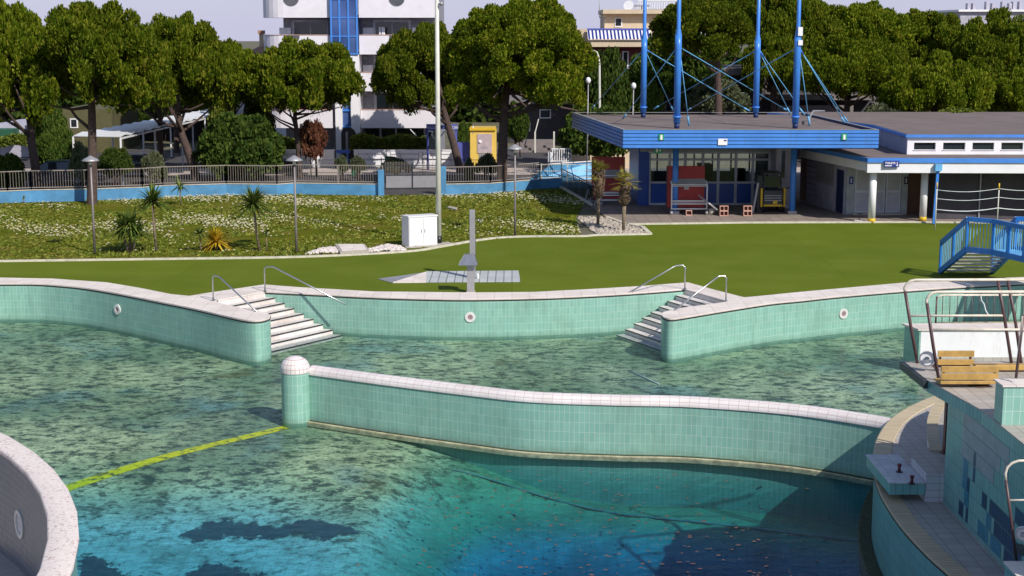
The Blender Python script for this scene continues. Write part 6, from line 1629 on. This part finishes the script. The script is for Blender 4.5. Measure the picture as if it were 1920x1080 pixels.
MB().box(Q(1190, 0, 119).x, Q(1220, 0, 119).x, 119.5, 120.2, Q(0, 12, 119).z, Q(0, 9, 119).z).build('board', M['galv'], t); MB().bar((Q(1205, 0, 119).x, 119.8, Q(0, 18, 120).z), (Q(1205, 0, 119).x, 119.8, Q(0, 12, 119).z), .1, .1).build('stand', M['galv'], t)
# shaded apartment house behind masts and right pines
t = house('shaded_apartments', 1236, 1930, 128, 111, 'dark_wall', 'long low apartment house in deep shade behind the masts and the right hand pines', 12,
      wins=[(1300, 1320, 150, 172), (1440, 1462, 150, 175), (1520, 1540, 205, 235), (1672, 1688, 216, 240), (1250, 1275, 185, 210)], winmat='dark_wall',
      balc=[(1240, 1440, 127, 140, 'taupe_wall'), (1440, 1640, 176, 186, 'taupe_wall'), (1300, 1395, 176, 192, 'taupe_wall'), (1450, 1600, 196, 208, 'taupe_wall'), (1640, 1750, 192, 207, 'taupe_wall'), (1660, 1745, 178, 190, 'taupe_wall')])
for (a, b, m_) in ((1703, 1718, 'red_dark'), (1728, 1745, 'red_paint')): MB().box(Q(a, 0, 110.9).x, Q(b, 0, 110.9).x, 110.8, 110.99, 0, Q(0, 206, 111).z).build('door', M[m_], t)
for (u0, u1, v0, v1, Y) in ((1298, 1395, 174, 182, 106), ):
    t2 = thing('balcony_rail', (Q(u0, 0, Y).x, Y, Q(0, v1, Y).z), 'pale thin balcony railing seen between the two left masts', 'railing')
    g = MB(); g.bar(Q(u0, v0, Y), Q(u1, v0, Y), .04, .04); g.bar(Q(u0, v1, Y), Q(u1, v1, Y), .04, .04)
    for k in range(9): u = u0 + (u1 - u0) * k / 8; g.bar(Q(u, v1, Y), Q(u, v0, Y), .04, .04)
    g.build('bars', M['galv'], t2)
house('distant_block', 1802, 1990, 22, 210, 'mauve_wall', 'distant white block with many roof chimneys at the top right', 14, roof='white_wall')
t = bpy.data.objects['distant_block']
for u in (1815, 1825, 1850, 1861, 1880, 1893, 1900, 1912): MB().box(Q(u, 0, 212).x, Q(u + 5, 0, 212).x, 212, 213, Q(0, 20, 210).z, Q(0, 6 if u % 2 else 3, 212).z).build('chimney', M['mauve_wall'], t)
# left houses
t = house('chimneyed_house', 420, 505, 98, 118, 'white_wall', 'low house with tiled roof and a brick-topped chimney left of the white block', 8)
x0, x1 = Q(462, 0, 118).x, Q(506, 0, 118).x
MB().add([(x0, 117.6, Q(0, 98, 118).z), (x1, 117.6, Q(0, 98, 118).z), (x1, 121, Q(0, 80, 118).z + .3), (x0 + 1, 121, Q(0, 80, 118).z)], [(0, 1, 2, 3)]).build('tiled_roof', M['roof_tile'], t)
ch = MB().box(Q(484, 0, 119).x, Q(491, 0, 119).x, 119, 119.4, Q(0, 90, 119).z, Q(0, 64, 119).z).build('chimney', M['cream_wall'], t)
MB().box(Q(482, 0, 119).x, Q(493.5, 0, 119).x, 118.9, 119.5, Q(0, 64, 119).z + .002, Q(0, 57, 119).z).build('chimney_cap', M['roof_tile'], ch)
t = thing('tv_antenna', Q(393, 60, 112), 'thin television antenna on the skyline above the left pines', 'antenna')
MB().tube([Q(393, 75, 112), Q(393, 40, 112)], .03, 5).build('pole', M['dark_metal'], t); MB().tube([Q(384, 42, 112), Q(397, 41, 112)], .025, 5).build('boom', M['dark_metal'], t)
house('brown_house', 98, 200, 205, 112, 'olive_wall', 'dull brown house seen between the two leftmost pine trunks', 8, wins=[(120, 135, 222, 240)])
house('pink_house', -40, 50, 235, 108, 'mauve_wall', 'pale house with green awning at the left edge below the pine crown', 8, balc=[(-40, 22, 240, 258, 'bin_green')])
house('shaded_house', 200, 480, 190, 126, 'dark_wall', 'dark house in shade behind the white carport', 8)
# white carport
t = thing('carport', (-23.5, 95, 0), 'long white slatted carport roof on thin white posts behind the left pines', 'carport')
ZC = 2.9; c1_, c2_, c3_, c4_ = P(137, 253, ZC), P(226, 256, ZC), P(455, 203, ZC), P(402, 204, ZC)
n = 16
for k in range(n):
    a, b = c1_.lerp(c4_, k / n), c2_.lerp(c3_, k / n); a2, b2_ = c1_.lerp(c4_, (k + .8) / n), c2_.lerp(c3_, (k + .8) / n)
    MB().add([a - UP * .05, b, b2_ + UP * .16, a2 + UP * .1, a - UP * .09, b - UP * .04, b2_ + UP * .12, a2 + UP * .06], [(0, 1, 2, 3), (7, 6, 5, 4), (0, 4, 5, 1), (1, 5, 6, 2), (2, 6, 7, 3), (3, 7, 4, 0)]).build('roof_panel', M['white_metal'], t)
for f in (0, .22, .42, .62, .8, .97):
    for e0, e1 in ((c1_, c4_), (c2_, c3_)):
        q = e0.lerp(e1, f); MB().bar((q.x, q.y, 0), (q.x, q.y, ZC - .1), .1, .1).build('post', M['white_metal'], t)
MB().bar(c2_ - UP * .12, c3_ - UP * .12, .08, .1).build('side_beam', M['white_metal'], t); MB().bar(c1_ - UP * .15, c4_ - UP * .15, .08, .1).build('side_beam', M['white_metal'], t)
# cars
def car(u, v, mat, label, van=False, L=4.2):
    p = P(u, v); t = thing('parked_car', p, label, 'car', 'cars parked behind the fence')
    h = 1.9 if van else 1.42; prof = [(-.5, .28), (-.5, .62), (-.46, .78), (-.3, .86), (-.16, h - .04), (.2, h), (.38, .92), (.49, .84), (.5, .5), (.49, .28)]
    if van: prof = [(-.5, .28), (-.5, .8), (-.42, 1.0), (-.3, h - .08), (.47, h), (.5, 1.1), (.5, .28)]
    vs = []
    for wy, ins in ((-.82, 0), (.82, 0)):
        for fx, z in prof: vs.append((p.x + fx * L, p.y + .85 + wy * (1 - .18 * max(0, (z - .85) / (h - .85))), z))
    m = len(prof); fs = [tuple(range(m)), tuple(range(2 * m - 1, m - 1, -1))] + [((i + 1) % m, i, m + i, m + (i + 1) % m) for i in range(m)]
    MB().add(vs, fs).build('body', M[mat], t, bevel=.06)
    wn = [(-.27, .9), (-.15, h - .1), (.17, h - .08), (.33, .92)] if not van else [(-.38, 1.05), (-.28, h - .2), (-.05, h - .2), (-.05, 1.05)]
    g = [(p.x + fx * L, p.y + .85 - .82 * (1 - .18 * max(0, (z - .85) / (h - .85))) - .012, z) for fx, z in wn]
    MB().add(g, [tuple(range(len(g)))]).build('side_window', M['glass_dark'], t)
    for fx in (-.31, .31):
        c_ = (p.x + fx * L, p.y + .02, .31); w_ = MB().tube([c_, (c_[0], c_[1] + .2, .31)], .31, 20).build('wheel', M['rubber'], t)
        MB().disc((c_[0], c_[1] - .004, .31), (0, -1, 0), .19, .012, 16, .02).build('rim', M['galv'], w_)
    return t
car(105, 347, 'car_blue', 'dark blue car parked behind the fence between the two leftmost pines')
car(238, 333, 'car_black', 'black car parked behind the fence right of the straight pine trunk')
def rig(x0, x1, y0, y1, z0, z1, name, mat, label, cat):
    return tag(MB().box(x0, x1, y0, y1, z0, z1).build(name, M[mat], bevel=.04, org=((x0 + x1) / 2, y0, z0)), label, cat)
def bin_(u, v, w_, h, label, mat='bin_green'):
    p = P(u, v); t = thing('rubbish_bin', p, label, 'bin')
    MB().add([(p.x + sx * w_ * (.42 if z == 0 else .5), p.y + (sy * .25 + .25) * w_, z * h) for z in (0, 1) for sy in (-1, 1) for sx in (-1, 1)], [(0, 2, 3, 1), (4, 5, 7, 6), (0, 1, 5, 4), (2, 6, 7, 3), (0, 4, 6, 2), (1, 3, 7, 5)]).build('bin_body', M[mat], t, bevel=.03)
    MB().box(p.x - w_ * .54, p.x + w_ * .54, p.y - .05, p.y + w_ * .55, h + .003, h + .08).build('lid', M[mat], t, bevel=.02)
bin_(510, 318, 1.3, 1.5, 'dark green waste container left of the slim pine trunk')
bin_(535, 326, 1.6, .9, 'low dark container with grid front left of the slim pine trunk', 'dark_metal')
bin_(729, 325, .5, 1.0, 'small black litter bin behind the gate')
bin_(664, 330, .45, .9, 'small green bin on the pavement behind the left fence')
# street lamps
t = thing('street_lamp', P(1124, 300), 'tall pale street lamp with curved top left of the masts', 'street lamp')
Y = 96; b = Q(1125, 300, Y); MB().tube([Vector((b.x, Y, 0)), Q(1124.5, 250, Y), Q(1124, 125, Y), Q(1122.5, 108, Y), Q(1119, 98, Y), Q(1113, 94.5, Y)], .09, 10, .05).build('pole', M['pole_white'], t)
t.location = (b.x, Y, 0)
for ch in t.children:
    ch.location = ORG[t.name] - Vector(t.location)
q = Q(1114, 95, Y); 
MB().bar(q - ORG[t.name] + ORG[t.name], q + Vector((-.35, 0, -.02)), .14, .08).build('lamp_head', M['white_metal'], t).location = ORG[t.name] - Vector(t.location)
t = thing('twin_street_lamp', Q(830, 0, 93) * Vector((1, 1, 0)), 'twin-armed pale street lamp partly hidden by the tall white pole', 'street lamp')
Y = 93; MB().tube([Vector((Q(818, 0, Y).x, Y, 0)), Q(818, 262, Y)], .06, 8).build('pole', M['pole_white'], t)
for sg in (-1, 1): MB().tube([Q(818 + 2 * sg, 262, Y), Q(818 + 9 * sg if sg < 0 else 829, 252, Y), Q(812 if sg < 0 else 833, 247, Y), Q(803 if sg < 0 else 838, 246, Y)], .05, 8).build('curved_arm', M['pole_white'], t)
for lab, u, v0, v1, Y in (('thin white pole with a small lamp standing behind the pavilion roof', 1188, 165, 208, 92), ('thin pole with a small round sign left of the pavilion roof', 1103, 155, 215, 90)):
    t = thing('thin_pole', (Q(u, 0, Y).x, Y, 0), lab, 'pole'); MB().tube([Vector((Q(u, 0, Y).x, Y, 0)), Q(u, v0, Y)], .035, 6).build('shaft', M['galv'], t)
    MB().ball(Q(u, v0 - 4, Y), .16, 10, 1.3).build('head', M['white_paint'], t)
